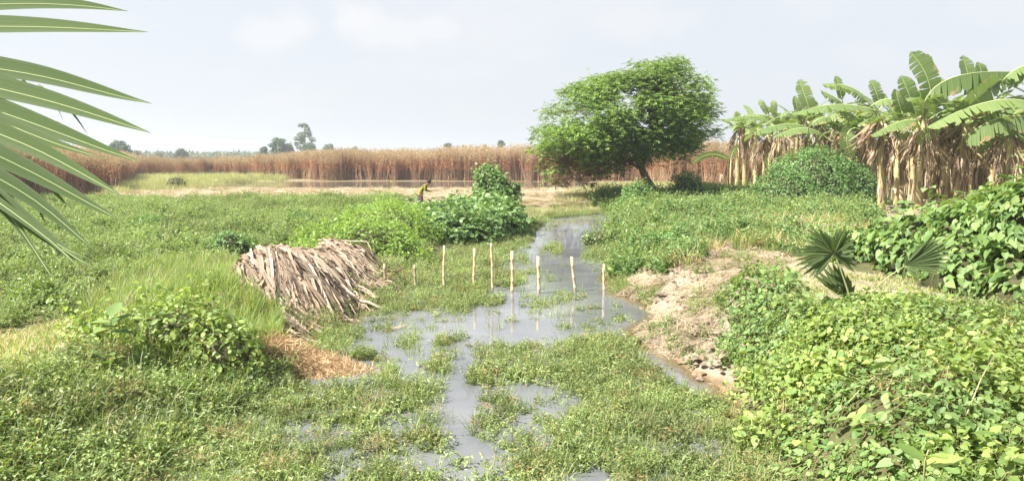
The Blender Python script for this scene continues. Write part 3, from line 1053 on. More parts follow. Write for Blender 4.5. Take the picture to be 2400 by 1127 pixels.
    pts = sample(900, (-5, 4), (5, 16), lambda px, py, x, y, z: (z < .05) * weed_density(px, py, x, y, z) * sm(.52, .64, fbm(x * 1.2, y * 1.2, 131)) * .8)
    cover('weed_litter', (pts[0], pts[1], np.maximum(pts[2], 0) + .04), C_redstraw, .25, .5, 'brown withered stems tangled in the canal weeds', 'dead weed', .3)
    # left straw spit
    pts = sample(7000, (-4.6, -1.6), (10.2, 12.4), lambda px, py, x, y, z: (((x + 3.1) / 1.15) ** 2 + ((y - 11.25) / .52) ** 2 < 1) * .8)
    cover('straw_heap', pts, C_redstraw, .45, .85, 'reddish straw heaped on the left shore near the water', 'straw', .25, slope=True, sink=-.02)
    # straw strip beyond the field
    pts = sample(9000, (-34, 6), (40, 70), px_keep(G_STRAWSTRIP))
    cover('field_straw', pts, C_straw, 1.0, 1.9, 'pale straw spread on the strip beyond the crop', 'straw', .15)
    pts = sample(2500, (-34, 6), (40, 70), px_keep(G_STRAWSTRIP, lambda px, py, x, y, z: sm(.5, .62, fbm(x * .3, y * .6, 107)) * .5))
    cover('strip_tufts', pts, C_dry, .5, .9, 'low dry tufts on the straw strip', 'grass', .15)
    # meadow grass
    pts = sample(7000, (-60, 30), (46, 108), px_keep(G_MEADOW))
    cover('meadow_grass', pts, C_mead, .8, 1.3, 'pale green grass meadow at the foot of the dry stalks', 'grass', .06)
    pts = sample(7000, (-3, 22), (26, 82), lambda px, py, x, y, z: inpoly(px, py, G_MEAD2) * 1.0)
    cover('reed_grass', pts, C_mead, .35, .75, 'ochre green grass beyond the head of the canal', 'grass', .06)
    # banana floor
    pts = sample(2200, (12, 34), (24, 50), lambda px, py, x, y, z: inpoly(px, py, G_BANANA) * .6)
    cover('grove_litter', pts, C_clod, .8, 2.0, 'pale clods of dug earth under the banana plants', 'earth', .15)
    # dry straws standing among the weeds
    q = at(1490, 900, 0)
    pts = sample(900, (q[0] - .8, q[0] + .9), (q[1] - .7, q[1] + .7), lambda px, py, x, y, z: .18 * np.exp(-((x - q[0]) ** 2 + (y - q[1]) ** 2) / .15))
    cover('standing_straw', pts, C_dry, .5, .85, 'tuft of dry straw standing among the canal weeds', 'straw', .25)


build_cover()


# ------------------------------------------------------------------ jute stalks
def build_jute():
    pro = []
    for i in range(6):
        rng = np.random.default_rng(600 + i)
        g = Geo()
        for s in range(20):
            b = np.array([rng.uniform(-.5, .5), rng.uniform(-.5, .5), -.05])
            h = rng.uniform(2.7, 3.8)
            ln = rng.normal(0, .10, 2) * h
            top = b + [ln[0], ln[1], h]
            mid = (b + top) / 2 + [rng.normal(0, .05), rng.normal(0, .05), 0]
            g.tube([b, mid, top], [.017, .013, .006], 3, 0, False)
            n = 15
            t = rng.uniform(.42, .85, n)
            P = b + (top - b) * t[:, None] + rng.normal(0, .05, (n, 3))
            put(g, T_LANCE, P, frames(rng.normal(0, 1, (n, 3)), rng.uniform(0, 6.28, n)), rng.uniform(.10, .22, n), 1)
            n = 14
            t = rng.uniform(.78, 1.08, n)
            P = b + (top - b) * t[:, None] + rng.normal(0, .07, (n, 3))
            put(g, T_LANCE, P, frames(rng.normal(0, 1, (n, 3)) * [1, 1, .3], rng.uniform(0, 6.28, n)), rng.uniform(.08, .22, n), 2)
        pro.append(g.mesh('jute', [M_jstalk, M_jpod, M_jtip]))
    C = proto_coll('jute', pro)
    line = [(-700, 510, .3), (0, 478, .3), (60, 470, .3), (150, 459, .3), (240, 447, .3), (285, 430, .25), (310, 416, .2), (520, 413, .2), (640, 417, .1), (730, 423.5, .0), (1330, 425.5, .0),
            (1500, 426, .1), (1640, 430, .3), (1800, 430, .3), (2100, 430, .3), (2700, 430, .3)]
    L = np.array([at(*q)[:2] for q in line])
    P = []
    for a, b in zip(L[:-1], L[1:]):
        ln = np.hypot(*(b - a))
        nrm = np.array([-(b - a)[1], (b - a)[0]]) / ln
        n = int(ln * 9 * 2.4)
        t = RNG.uniform(-3.5 / ln, 1 + 3.5 / ln, n); u = RNG.uniform(0, 1, n) ** 1.4 * 9
        P.append(a + (b - a) * t[:, None] + nrm * (u + RNG.normal(0, .25, n))[:, None])
    P = np.concatenate(P)
    z = np.maximum(height(P[:, 0], P[:, 1]), 0)
    px, py = proj(P[:, 0], P[:, 1], z)
    # grows shorter towards the left middle, taller at the right
    s = np.interp(px, [-600, 60, 280, 420, 580, 780, 1000, 1250, 1700, 2600], [1.05, .98, .80, .70, .72, .93, .98, 1.08, 1.06, 1.06])
    s = s * RNG.uniform(.82, 1.08, len(P)) * (.93 + .14 * fbm(P[:, 0] * .2, P[:, 1] * .2, 5))
    rot = np.stack([RNG.normal(0, .085, len(P)), RNG.normal(0, .085, len(P)), RNG.uniform(0, 6.28, len(P))], 1)
    k = (px > -400) & (px < 2800)
    scatter('jute_stand', np.stack([P[:, 0], P[:, 1], z], 1)[k], rot[k], s[k], RNG.integers(0, 6, k.sum()), C,
            'dense wall of dry reddish brown stalks with pale feathery tops across the plain', 'crop')


build_jute()


# ------------------------------------------------------------------ bushes made of leaves on bulging bodies
def blob_noise(D, seed):
    return fbm(D[:, 0] * 2.6 + 7.1 + D[:, 2] * 1.9, D[:, 1] * 2.6 + 3.3 - D[:, 2] * 2.3, seed, 4)


def on_bodies(ells, n, seed, depth=.14, out=.08, bulge=.35):
    rng = np.random.default_rng(seed)
    A = np.array(ells, float)
    w = (A[:, 3] * A[:, 4] + A[:, 3] * A[:, 5] + A[:, 4] * A[:, 5])
    k = rng.choice(len(A), n, p=w / w.sum())
    D = rng.normal(0, 1, (n, 3)); D /= np.linalg.norm(D, axis=1)[:, None]
    D[:, 2] = np.where(D[:, 2] < -.35, -D[:, 2], D[:, 2])
    rad = A[k, 3:6] * (1 - bulge / 2 + bulge * blob_noise(D + k[:, None] * 3.7, 7))[:, None]
    P = A[k, :3] + D * rad
    Nn = D / rad; Nn /= np.linalg.norm(Nn, axis=1)[:, None]
    lump = fbm(P[:, 0] * 2.6 + P[:, 2], P[:, 1] * 2.6 - P[:, 2] * 1.4, seed + 50, 2)
    P = P + Nn * (rng.uniform(-depth, out, n) + (lump - .5) * .55)[:, None]
    stray = rng.uniform(0, 1, n) < .03
    P = P + (stray * rng.uniform(0, .3, n))[:, None] * (Nn + np.array([0, 0, .5]))
    keep = np.ones(n, bool)
    for j, e in enumerate(A):
        q = (((P - e[:3]) / (e[3:6] * .84)) ** 2).sum(1)
        keep &= (q > 1) | (k == j)
    keep &= P[:, 2] > height(P[:, 0], P[:, 1]) - .05
    return P[keep], Nn[keep], rng


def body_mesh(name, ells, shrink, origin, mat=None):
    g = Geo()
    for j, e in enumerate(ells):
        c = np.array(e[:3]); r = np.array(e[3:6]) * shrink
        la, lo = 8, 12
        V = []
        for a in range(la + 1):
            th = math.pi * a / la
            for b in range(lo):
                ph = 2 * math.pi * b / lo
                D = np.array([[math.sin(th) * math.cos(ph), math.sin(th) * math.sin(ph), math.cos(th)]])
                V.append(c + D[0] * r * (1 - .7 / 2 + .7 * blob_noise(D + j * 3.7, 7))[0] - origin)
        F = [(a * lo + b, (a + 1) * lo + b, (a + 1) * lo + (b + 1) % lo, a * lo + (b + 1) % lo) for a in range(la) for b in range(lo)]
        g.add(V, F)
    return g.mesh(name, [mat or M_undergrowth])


def leafy(name, ells, n, leaf, tmpl, mat, label, cat, seed, up=.5, parts=0, hang=0., shrink=.80, depth=.14, stems=16, group=None, rnd=.6, bulge=.75, out=.08):
    org = np.array([ells[0][0], ells[0][1], float(height(np.array([ells[0][0]]), np.array([ells[0][1]]))[0])])
    t = thing(name, org, label, cat, group)
    P, Nn, rng = on_bodies(ells, n, seed, depth, out, bulge)
    # shoots that stick out of the outline
    A_ = rng.choice(len(P), max(4, n // 260))
    for i in A_:
        d = Nn[i] * .7 + np.array([0, 0, .7]) + rng.normal(0, .35, 3)
        d /= np.linalg.norm(d)
        k_ = int(rng.integers(7, 16))
        tt = rng.uniform(.1, 1, (k_, 1)) * rng.uniform(.25, .75) * min(1.0, ells[0][3])
        P = np.concatenate([P, P[i] + d * tt + rng.normal(0, leaf * .35, (k_, 3))])
        Nn = np.concatenate([Nn, np.repeat(Nn[i:i + 1], k_, 0)])
    nn = Nn * .8 + np.array([0, 0, up]) + rng.normal(0, rnd, P.shape)
    if hang:
        spin = rng.normal(math.pi, .5, len(P)) * 1.0       # tips hang down the face
        nn = Nn + rng.normal(0, rnd * .7, P.shape) + np.array([0, 0, up])
    else:
        spin = rng.uniform(0, 6.283, len(P))
    R = frames(nn, spin)
    S = leaf * rng.uniform(.5, 1.3, len(P))
    Q = P - org
    if parts:
        dist = np.linalg.norm(P - np.array([0, 0, CAM_H]), axis=1)
        px, py = proj(P[:, 0], P[:, 1], P[:, 2])
        vis = (px > -40) & (px < 2440) & (py < 1150)
        facing = (Nn * (np.array([0, 0, CAM_H]) - P)).sum(1) > 0
        score = np.where(vis & facing, S / dist, 0)
        order = np.argsort(-score)
        big = order[:parts]
        g = Geo()
        put(g, tmpl, np.zeros((1, 3)), np.eye(3)[None], 1.0, 0)
        g.tube([(0, -.35, -.12), (0, 0, 0)], .018, 3, 1, False)
        lm = g.mesh('leaf', [mat, M_weedstem])
        for i in big:
            o = obj('leaf', lm, t)
            M = Matrix(R[i].tolist()).to_4x4()
            M = Matrix.Translation(Vector(Q[i])) @ M @ Matrix.Scale(float(S[i]), 4)
            o.matrix_local = M
        rest = np.ones(len(P), bool); rest[big] = False
    else:
        rest = np.ones(len(P), bool)
    g = Geo()
    put(g, tmpl, Q[rest], R[rest], S[rest], 0)
    f = obj('foliage', g.mesh('foliage', [mat]), t)
    f['kind'] = 'stuff'
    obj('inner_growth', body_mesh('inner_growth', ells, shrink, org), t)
    if stems:
        g = Geo()
        for i in range(stems):
            p = Q[rng.integers(len(Q))]
            q = Q[rng.integers(len(Q))] if hang else p * rng.uniform(.2, .5)
            if np.linalg.norm(p - q) > 1.6:
                q = p + (q - p) * .3
            g.tube([q, (p + q) / 2 + rng.normal(0, .05, 3), p], [.010, .007, .004], 4, 0)
        o = obj('stems', g.mesh('stems', [M_twig]), t); o['kind'] = 'stuff'
    return t


# bright creeper mound beyond the leaf heap
leafy('creeper_mound', [(-4.2, 23.0, .2, 1.7, 1.9, 1.0), (-5.2, 23.4, .15, 1.5, 2.2, .9), (-4.5, 26.4, .25, 1.9, 2.0, 1.05), (-4.7, 29.4, .3, 1.9, 2.4, 1.05), (-3.5, 27.0, .15, 1.4, 2.2, .7), (-3.2, 22.0, .0, 1.0, 1.0, .6), (-5.6, 21.6, .1, 1.1, 1.3, .55)],
      30000, .115, T_LEAF, M_creeper, 'bright yellow green creeper heaped over the bank right behind the dry leaf heap', 'creeper', 1, .9)
leafy('squash_mound', [(-2.2, 28.0, .15, 1.5, 1.6, .95), (-1.0, 30.4, .2, 1.5, 1.9, 1.05), (-2.8, 31.0, .2, 1.9, 2.2, .90), (-1.2, 33.4, .3, 1.7, 2.2, 1.1), (-.4, 31.6, .2, 1.0, 1.6, .85), (-3.8, 33.4, .2, 1.6, 1.8, .65)],
      17000, .17, T_HEART, M_squash, 'darker broad leaved squash vine sprawling at the foot of the climbing bush', 'vine', 2, .6)
leafy('climbing_bush', [(-.95, 34.2, 1.75, .72, .75, .85), (-.8, 34.2, 1.1, .8, .8, 1.0), (-1.2, 34.0, 2.1, .45, .5, .55), (-.1, 34.3, 1.35, .42, .42, .34), (.2, 34.2, 1.7, .2, .2, .28)],
      7500, .15, T_LEAF, M_squash, 'tall column of green creeper rising behind the squash vine', 'bush', 3, .4)
# big shrub in front of the banana grove
leafy('round_shrub', [(16.4, 42.5, 1.2, 2.4, 2.0, 2.25), (18.0, 43.0, .8, 2.3, 2.0, 1.85), (14.7, 42.0, .7, 1.7, 1.6, 1.5), (19.4, 42.5, .4, 1.4, 1.5, 1.2), (17.2, 41.4, .6, 1.8, 1.2, 1.5)],
      36000, .125, T_LEAF, M_shrub, 'big rounded dark green shrub in front of the banana grove', 'shrub', 4, .5, stems=30, bulge=.6)
leafy('tree_foot_bush', [(6.9, 41.5, .9, .8, .7, .75), (6.4, 41.0, .5, .8, .8, .6), (7.7, 40.6, .4, .7, .7, .5)], 3600, .14, T_LEAF, M_shrub,
      'dark bush hanging low at the left foot of the leaning tree', 'bush', 5, .4)
leafy('sapling_bush', [(10.0, 44.5, 1.3, .8, .7, .75), (10.6, 44.0, .7, 1.1, .9, .8), (9.5, 44.2, .5, .6, .6, .6)], 3600, .15, T_LEAF, M_shrub,
      'dark bushy sapling standing just right of the leaning tree', 'bush', 6, .4)
for i, (px_, py_, z_, r_, lab) in enumerate([(1795, 492, .6, .55, 'small dark herb clump below the big rounded shrub'),
                                             (1585, 590, .55, .5, 'low green herb clump beside the dry tussocks near the clay spit'),
                                             (545, 592, .5, .55, 'dark bushy clump in the crop just behind the left end of the leaf heap'),
                                             (350, 548, .4, .5, 'dark bushy clump in the middle of the vegetable crop'),
                                             (700, 535, .4, .5, 'dark bushy clump in the crop left of the bright creeper'),
                                             (412, 438, .4, 1.1, 'lone tussock on the far meadow before the dry stalks')]):
    c_ = at(px_, py_, z_)
    leafy('herb_clump', [(c_[0], c_[1], z_ + .15, r_, r_, r_ * .75)], 1500, .10, T_LEAF, M_mead if 'tussock on' in lab else M_shrub, lab, 'herb', 20 + i, .5, stems=6)

# broad leaved bean vine hedge, right
leafy('bean_vine_hedge', [(9.5, 19.6, .7, 1.15, 1.1, .75), (9.8, 17.9, .7, 1.3, 1.3, 1.05), (11.2, 19.2, .8, 1.6, 1.2, 1.1), (10.1, 16.1, .8, 1.35, 1.3, 1.5), (10.4, 14.6, .9, 1.45, 1.2, 1.95),
                          (11.9, 16.9, 1.0, 1.8, 1.5, 1.9), (12.0, 14.9, 1.1, 1.6, 1.4, 2.25), (9.1, 15.2, .6, .8, .9, .9), (9.3, 13.9, .6, .7, .8, .8), (11.0, 13.6, .7, 1.3, .8, 1.4)],
      13500, .17, T_HEART, M_bean, 'broad leaved green climber forming a tall hedge at the right edge', 'climber', 7, .35, parts=300, hang=1, shrink=.86, stems=70, rnd=.5, depth=.2)
# creeper clad hump in the left foreground
leafy('leafy_hump', [(-4.95, 10.7, .55, 1.05, .75, .55), (-5.6, 11.0, .45, .8, .7, .5), (-4.2, 10.5, .35, .7, .6, .45)],
      4200, .085, T_OVAL, M_vine, 'leafy creeper hump overhanging a dark hollow on the left bank', 'creeper', 8, .5, parts=160, shrink=.75)


for i, (px_, py_, z_, rx_, rz_, lab) in enumerate([(1660, 462, .6, 1.6, .55, 'wide low green bush in the shade right of the leaning tree'),
                                                  (1740, 452, .6, 1.2, .6, 'low light green bush left of the big rounded shrub'),
                                                  (1500, 500, .5, 1.0, .5, 'low green bush sprawling below the leaning trunk'),
                                                  (1600, 505, .55, 1.1, .42, 'low green bush among grass below the dark sapling'),
                                                  (1425, 560, .25, .75, .35, 'grassy green bush overhanging the right shore of the pool')]):
    c_ = at(px_, py_, z_)
    leafy('low_bush', [(c_[0], c_[1], z_, rx_, rx_ * .8, rz_), (c_[0] + rx_ * .7, c_[1] + .3, z_ - .1, rx_ * .7, rx_ * .6, rz_ * .8), (c_[0] - rx_ * .7, c_[1] - .2, z_ - .1, rx_ * .6, rx_ * .6, rz_ * .7)],
          int(2600 * rx_ ** 1.5), .11, T_LEAF, M_crop, lab, 'bush', 40 + i, .6, stems=8)


def sprig(name, px, py, z, n, leaf, mat, label, cat, seed, group=None, h=.35):
    """a young plant of a few big leaves"""
    rng = np.random.default_rng(seed)
    p = at(px, py, z)
    t = thing(name, p, label, cat, group)
    g = Geo(); put(g, T_OVAL, np.zeros((1, 3)), np.eye(3)[None], 1.0, 0)
    lm = g.mesh('leaf', [mat])
    g = Geo()
    g.tube([(0, 0, -.3), (0, 0, h * .6), (.02, 0, h)], [.008, .006, .004], 5)
    obj('stem', g.mesh('stem', [M_weedstem]), t)
    for i in range(n):
        az = i * 2.4 + rng.uniform(-.3, .3)
        el = rng.uniform(-.1, .7)
        d = Vector((math.cos(az) * math.cos(el), math.sin(az) * math.cos(el), math.sin(el)))
        zax = (Vector((0, 0, 1)) - d * d.z).normalized()
        xax = d.cross(zax)
        M = Matrix((xax, d, zax)).transposed().to_4x4()
        o = obj('leaf', lm, t)
        o.matrix_local = Matrix.Translation((0, 0, h * (.35 + .65 * i / n))) @ M @ Matrix.Scale(leaf * rng.uniform(.75, 1.15), 4)
    return t


sprig('young_plant', 262, 800, .85, 7, .26, M_bean, 'young plant with large glossy leaves on the left hump', 'plant', 31)
sprig('young_plant', 250, 890, .42, 6, .24, M_bean, 'young plant with large pale leaves low in the dark hollow at left', 'plant', 32)
sprig('young_plant', 2165, 1120, 1.05, 3, .24, M_vine, 'big pale upright leaf at the bottom right edge among the vines', 'plant', 33, h=.2)


# ------------------------------------------------------------------ foreground vine bank (right)
def vine_bank():
    root = thing('foreground_vine', (5.5, 8.5, float(height(np.array([5.5]), np.array([8.5]))[0])), 'bright yellow green vine blanketing the near right bank', 'vine')
    def kv(px, py, x, y, z):
        return (sdf(x, y, VINE_BED) > -.18).astype(float)
    pts = sample(5400, (2.2, 14), (4.5, 13.5), lambda px, py, x, y, z: kv(px, py, x, y, z) * np.where(fbm(x * 1.6, y * 1.6, 161) < .42, .22, 1.0))
    dark = fbm(pts[0] * .55 + 4, pts[1] * .55, 111) + .25 * np.exp(-(((pts[0] - 3.9) / .8) ** 2 + ((pts[1] - 12.0) / 1.) ** 2)) > .60
    P = [q[~dark] for q in pts]; Dk = [q[dark] for q in pts]
    o = cover('vine_foliage', P, C_vine, .8, 1.25, None, None, .15, slope=True, sclf=.85 + .4 * fbm(P[0] * 1.5, P[1] * 1.5, 113))
    o2 = cover('dark_vine_foliage', Dk, C_vine_dark, .85, 1.3, None, None, .15, slope=True)
    k1 = sample(1500, (2.2, 14), (4.5, 13.5), lambda px, py, x, y, z: kv(px, py, x, y, z) * sm(.50, .62, fbm(x * 1.2, y * 1.2, 151)))
    o3 = cover('weed_shoots', (k1[0], k1[1], k1[2] + .12), C_herb, .5, 1.0, None, None, .2)
    k2 = sample(900, (2.2, 14), (4.5, 13.5), lambda px, py, x, y, z: kv(px, py, x, y, z) * sm(.52, .62, fbm(x * 1.0, y * 1.0, 157)))
    o4 = cover('dry_stalks', (k2[0], k2[1], k2[2] + .05), C_dry, .4, .75, None, None, .4)
    for q in (o, o2, o3, o4):
        q.parent = root
        q.matrix_parent_inverse = Matrix.Translation(-root.location)
    # the largest leaves, one by one
    rng = np.random.default_rng(55)
    n = 1400
    x = rng.uniform(2.5, 9, n); y = rng.uniform(5.0, 12.6, n)
    z = height(x, y)
    px, py = proj(x, y, z)
    k = (sdf(x, y, VINE_BED) > -.1) & (px < 2430) & (py < 1160) & (fbm(x * .8, y * .8, 117) > .42)
    x, y, z = x[k][:300], y[k][:300], z[k][:300]
    nr = normal(x, y) + rng.normal(0, .35, (len(x), 3)) + [0, 0, .3]
    R = frames(nr, rng.uniform(0, 6.283, len(x)))
    meshes = []
    for tm, mt in ((T_HEART, M_squash), (T_OVAL, M_bean), (T_HEART, M_vine)):
        g = Geo(); put(g, tm, np.zeros((1, 3)), np.eye(3)[None], 1.0, 0)
        g.tube([(0, -.5, -.3), (0, -.2, -.06), (0, 0, 0)], .014, 3, 1, False)
        meshes.append(g.mesh('leaf', [mt, M_weedstem]))
    for i in range(len(x)):
        o = obj('leaf', meshes[int(rng.integers(3))], root)
        s = rng.uniform(.08, .13) if rng.uniform() < .85 else rng.uniform(.14, .21)
        o.matrix_local = Matrix.Translation(Vector((x[i], y[i], z[i] + rng.uniform(.17, .32))) - root.location) @ Matrix(R[i].tolist()).to_4x4() @ Matrix.Scale(s, 4)
    g = Geo()
    for i in range(60):
        a = np.array([rng.uniform(3, 8), rng.uniform(6, 12), 0]); d = rng.normal(0, .35, 3)
        a[2] = height(a[0:1], a[1:2])[0] + .2
        b = a + d; b[2] = height(b[0:1], b[1:2])[0] + rng.uniform(.1, .35)
        L_ = np.array(root.location)
        g.tube([a - L_, (a + b) / 2 + [0, 0, .05] - L_, b - L_], [.005, .005, .003], 4)
    o = obj('dry_stems', g.mesh('dry_stems', [M_drygrass]), root); o['kind'] = 'stuff'


vine_bank()


# ------------------------------------------------------------------ neem tree
def neem():
    base = at(1541, 468, .5)
    Y0 = base[1]
    org = np.array([base[0], base[1], float(height(base[0:1], base[1:2])[0])])
    t = thing('leaning_tree', org, 'rounded green tree leaning left over the head of the canal', 'tree')
    W = lambda px, py, dy=0: atY(px, py, Y0 + dy) - org
    g = Geo()
    trunk = [np.array([0, 0, -.3]) + W(1545, 470) * [1, 1, 0], W(1541, 462), W(1528, 440), W(1514, 418), W(1505, 398), W(1494, 375)]
    g.tube(trunk, [.33, .27, .235, .21, .20, .16], 10)
    obj('trunk', g.mesh('trunk', [M_bark], True), t)
    outline = [(1240, 320), (1268, 300), (1300, 245), (1340, 200), (1375, 190), (1430, 172), (1485, 148), (1560, 137), (1600, 140), (1620, 168), (1650, 175), (1662, 210), (1660, 240),
               (1683, 258), (1680, 290), (1672, 325), (1640, 350), (1615, 368), (1590, 380), (1550, 385), (1520, 392), (1480, 400), (1465, 425), (1400, 430), (1385, 412), (1345, 395),
               (1305, 390), (1290, 405), (1282, 372), (1262, 345)]
    rng = np.random.default_rng(9)
    OUT = np.array(outline, float)
    cx, cy = 1465, 285
    clumps = []
    # rim clumps fill the outline, body clumps fill the volume
    for i in range(len(OUT)):
        a, b = OUT[i], OUT[(i + 1) % len(OUT)]
        m = int(max(1, np.hypot(*(b - a)) / 16))
        for k in range(m):
            p = a + (b - a) * (k + rng.uniform(0, .6)) / m
            c = np.array([cx, cy])
            p = p + (c - p) / np.linalg.norm(c - p) * float(4 + 52 * vnoise(p[0:1] * .022, p[1:2] * .022, 19)[0] * rng.uniform(.6, 1.2))
            if rng.uniform() < .8:
                clumps.append((p[0], p[1], rng.normal(0, 1.1), rng.uniform(.32, .68)))
    while len(clumps) < 300:
        p = np.array([rng.uniform(1240, 1690), rng.uniform(135, 430)])
        if not inpoly(p[0:1], p[1:2], OUT)[0]:
            continue
        d = segdist(p[0:1], p[1:2], OUT)[0]
        if d < 15 or (vnoise(p[0:1] * .028, p[1:2] * .034, 9)[0] < .32 and rng.uniform() < .85):
            continue
        dep = 5.0 * math.sqrt(max(0, 1 - (1 - min(1, d / 135)) ** 2))
        if rng.uniform() < .8:
            dy = -dep * rng.uniform(.75, 1.0) if rng.uniform() < .7 else dep * rng.uniform(.6, 1)
        else:
            dy = rng.uniform(-dep, dep)
        if p[1] > 375 and rng.uniform() < .6:
            continue
        clumps.append((p[0], p[1], dy, rng.uniform(.42, .95)))
    for k in range(30):
        clumps.append((rng.uniform(1262, 1430), rng.uniform(290, 400), rng.uniform(-3.0, 2.0), rng.uniform(.5, .85)))
    for k in range(15):
        clumps.append((rng.uniform(1285, 1440), rng.uniform(395, 432), rng.uniform(-2.2, 2.0), rng.uniform(.3, .55)))
    leafg, dryg, twg = Geo(), Geo(), Geo()
    forks = [W(1494, 375), W(1503, 396), W(1470, 350, -.5), W(1520, 340, .4), W(1440, 330, .8), W(1500, 300, -.8), W(1400, 340, -.4), W(1580, 320, .3), W(1540, 240, .2), W(1420, 250, 0)]
    limbs = [(0, W(1470, 350, -.5), .12), (1, W(1520, 340, .4), .11), (2, W(1400, 345, -.4), .08), (2, W(1440, 300, .8), .08), (3, W(1580, 320, .3), .08), (3, W(1520, 260, -.8), .08),
             (2, W(1420, 250, 0), .06), (3, W(1560, 220, .2), .06), (1, W(1450, 385, -1), .08), (8, W(1330, 385, -1.2), .05)]
    lg = Geo()
    nodes = [forks[0], forks[1]]
    starts = {0: forks[0], 1: forks[1], 2: W(1470, 350, -.5), 3: W(1520, 340, .4), 8: W(1450, 385, -1)}
    for (s, e, r) in limbs:
        a = starts[s]
        mid = (a + e) / 2 + rng.normal(0, .15, 3)
        lg.tube([a, mid, e], [r * 1.35, r * 1.1, r * .7], 7)
        nodes.append(e)
    obj('limbs', lg.mesh('limbs', [M_bark], True), t)
    NODE = np.array(nodes)
    for (px, py, dy, r) in clumps:
        c = W(px, py, dy)
        nd = NODE[np.argmin(np.linalg.norm(NODE - c, axis=1))]
        twg.tube([nd, (nd + c) / 2 + rng.normal(0, .15, 3) - [0, 0, .1], c], [.035, .025, .012], 4, 0, False)
        ns = int(52 * (r / .7) ** 2)
        D = rng.normal(0, 1, (ns, 3)); D /= np.linalg.norm(D, axis=1)[:, None]
        D[:, 2] = np.where(rng.uniform(0, 1, ns) < .6, np.abs(D[:, 2]), D[:, 2])
        rad = r * (rng.uniform(.45, 1.05, ns) + (rng.uniform(0, 1, ns) < .10) * rng.uniform(.1, .55, ns))
        S0 = c + D * rad[:, None] * [1.15, 1.15, .8]
        # each spray: leaflets in two rows along a drooping axis
        az = np.arctan2(D[:, 1], D[:, 0]) + rng.normal(0, .7, ns)
        el = rng.uniform(-.7, .45, ns)
        ax = np.stack([np.cos(az) * np.cos(el), np.sin(az) * np.cos(el), np.sin(el)], 1)
        ln = rng.uniform(.22, .40, ns)
        low = py > 372 and px < 1520 and rng.uniform() < .5
        for k in range(9):
            f = (k // 2 + .6) / 4.6
            sgn = 1 if k % 2 else -1
            P = S0 + ax * (ln * f)[:, None]
            side = np.cross(ax, [0, 0, 1.]); side /= np.linalg.norm(side, axis=1)[:, None] + 1e-6
            dr = ax * .75 + side * sgn * (.8 if k < 8 else 0) + [0, 0, -.25]
            dr /= np.linalg.norm(dr, axis=1)[:, None]
            nn = np.cross(dr, side) * sgn + rng.normal(0, .35, (ns, 3))
            nn[:, 2] = np.abs(nn[:, 2]) + .35
            nn = nn - dr * (nn * dr).sum(1)[:, None]; nn /= np.linalg.norm(nn, axis=1)[:, None]
            R = np.stack([np.cross(dr, nn), dr, nn], 2)
            put(dryg if low else leafg, T_LANCE if k % 3 else T_LEAF, P, R, rng.uniform(.13, .19, ns), 0)
    f = obj('crown', leafg.mesh('crown', [M_neem]), t); f['kind'] = 'stuff'
    f = obj('withered_leaves', dryg.mesh('withered_leaves', [M_neem_dry]), t); f['kind'] = 'stuff'
    for k in range(70):            # bare hanging twigs under the left side
        p = W(rng.uniform(1300, 1470), rng.uniform(385, 425), rng.uniform(-1.5, 1.5))
        twg.tube([p, p + [rng.normal(0, .25), rng.normal(0, .2), -.25], p + [rng.normal(0, .45), rng.normal(0, .3), -.55]], [.012, .01, .005], 3, 0, False)
    f = obj('twigs', twg.mesh('twigs', [M_bark]), t); f['kind'] = 'stuff'


neem()


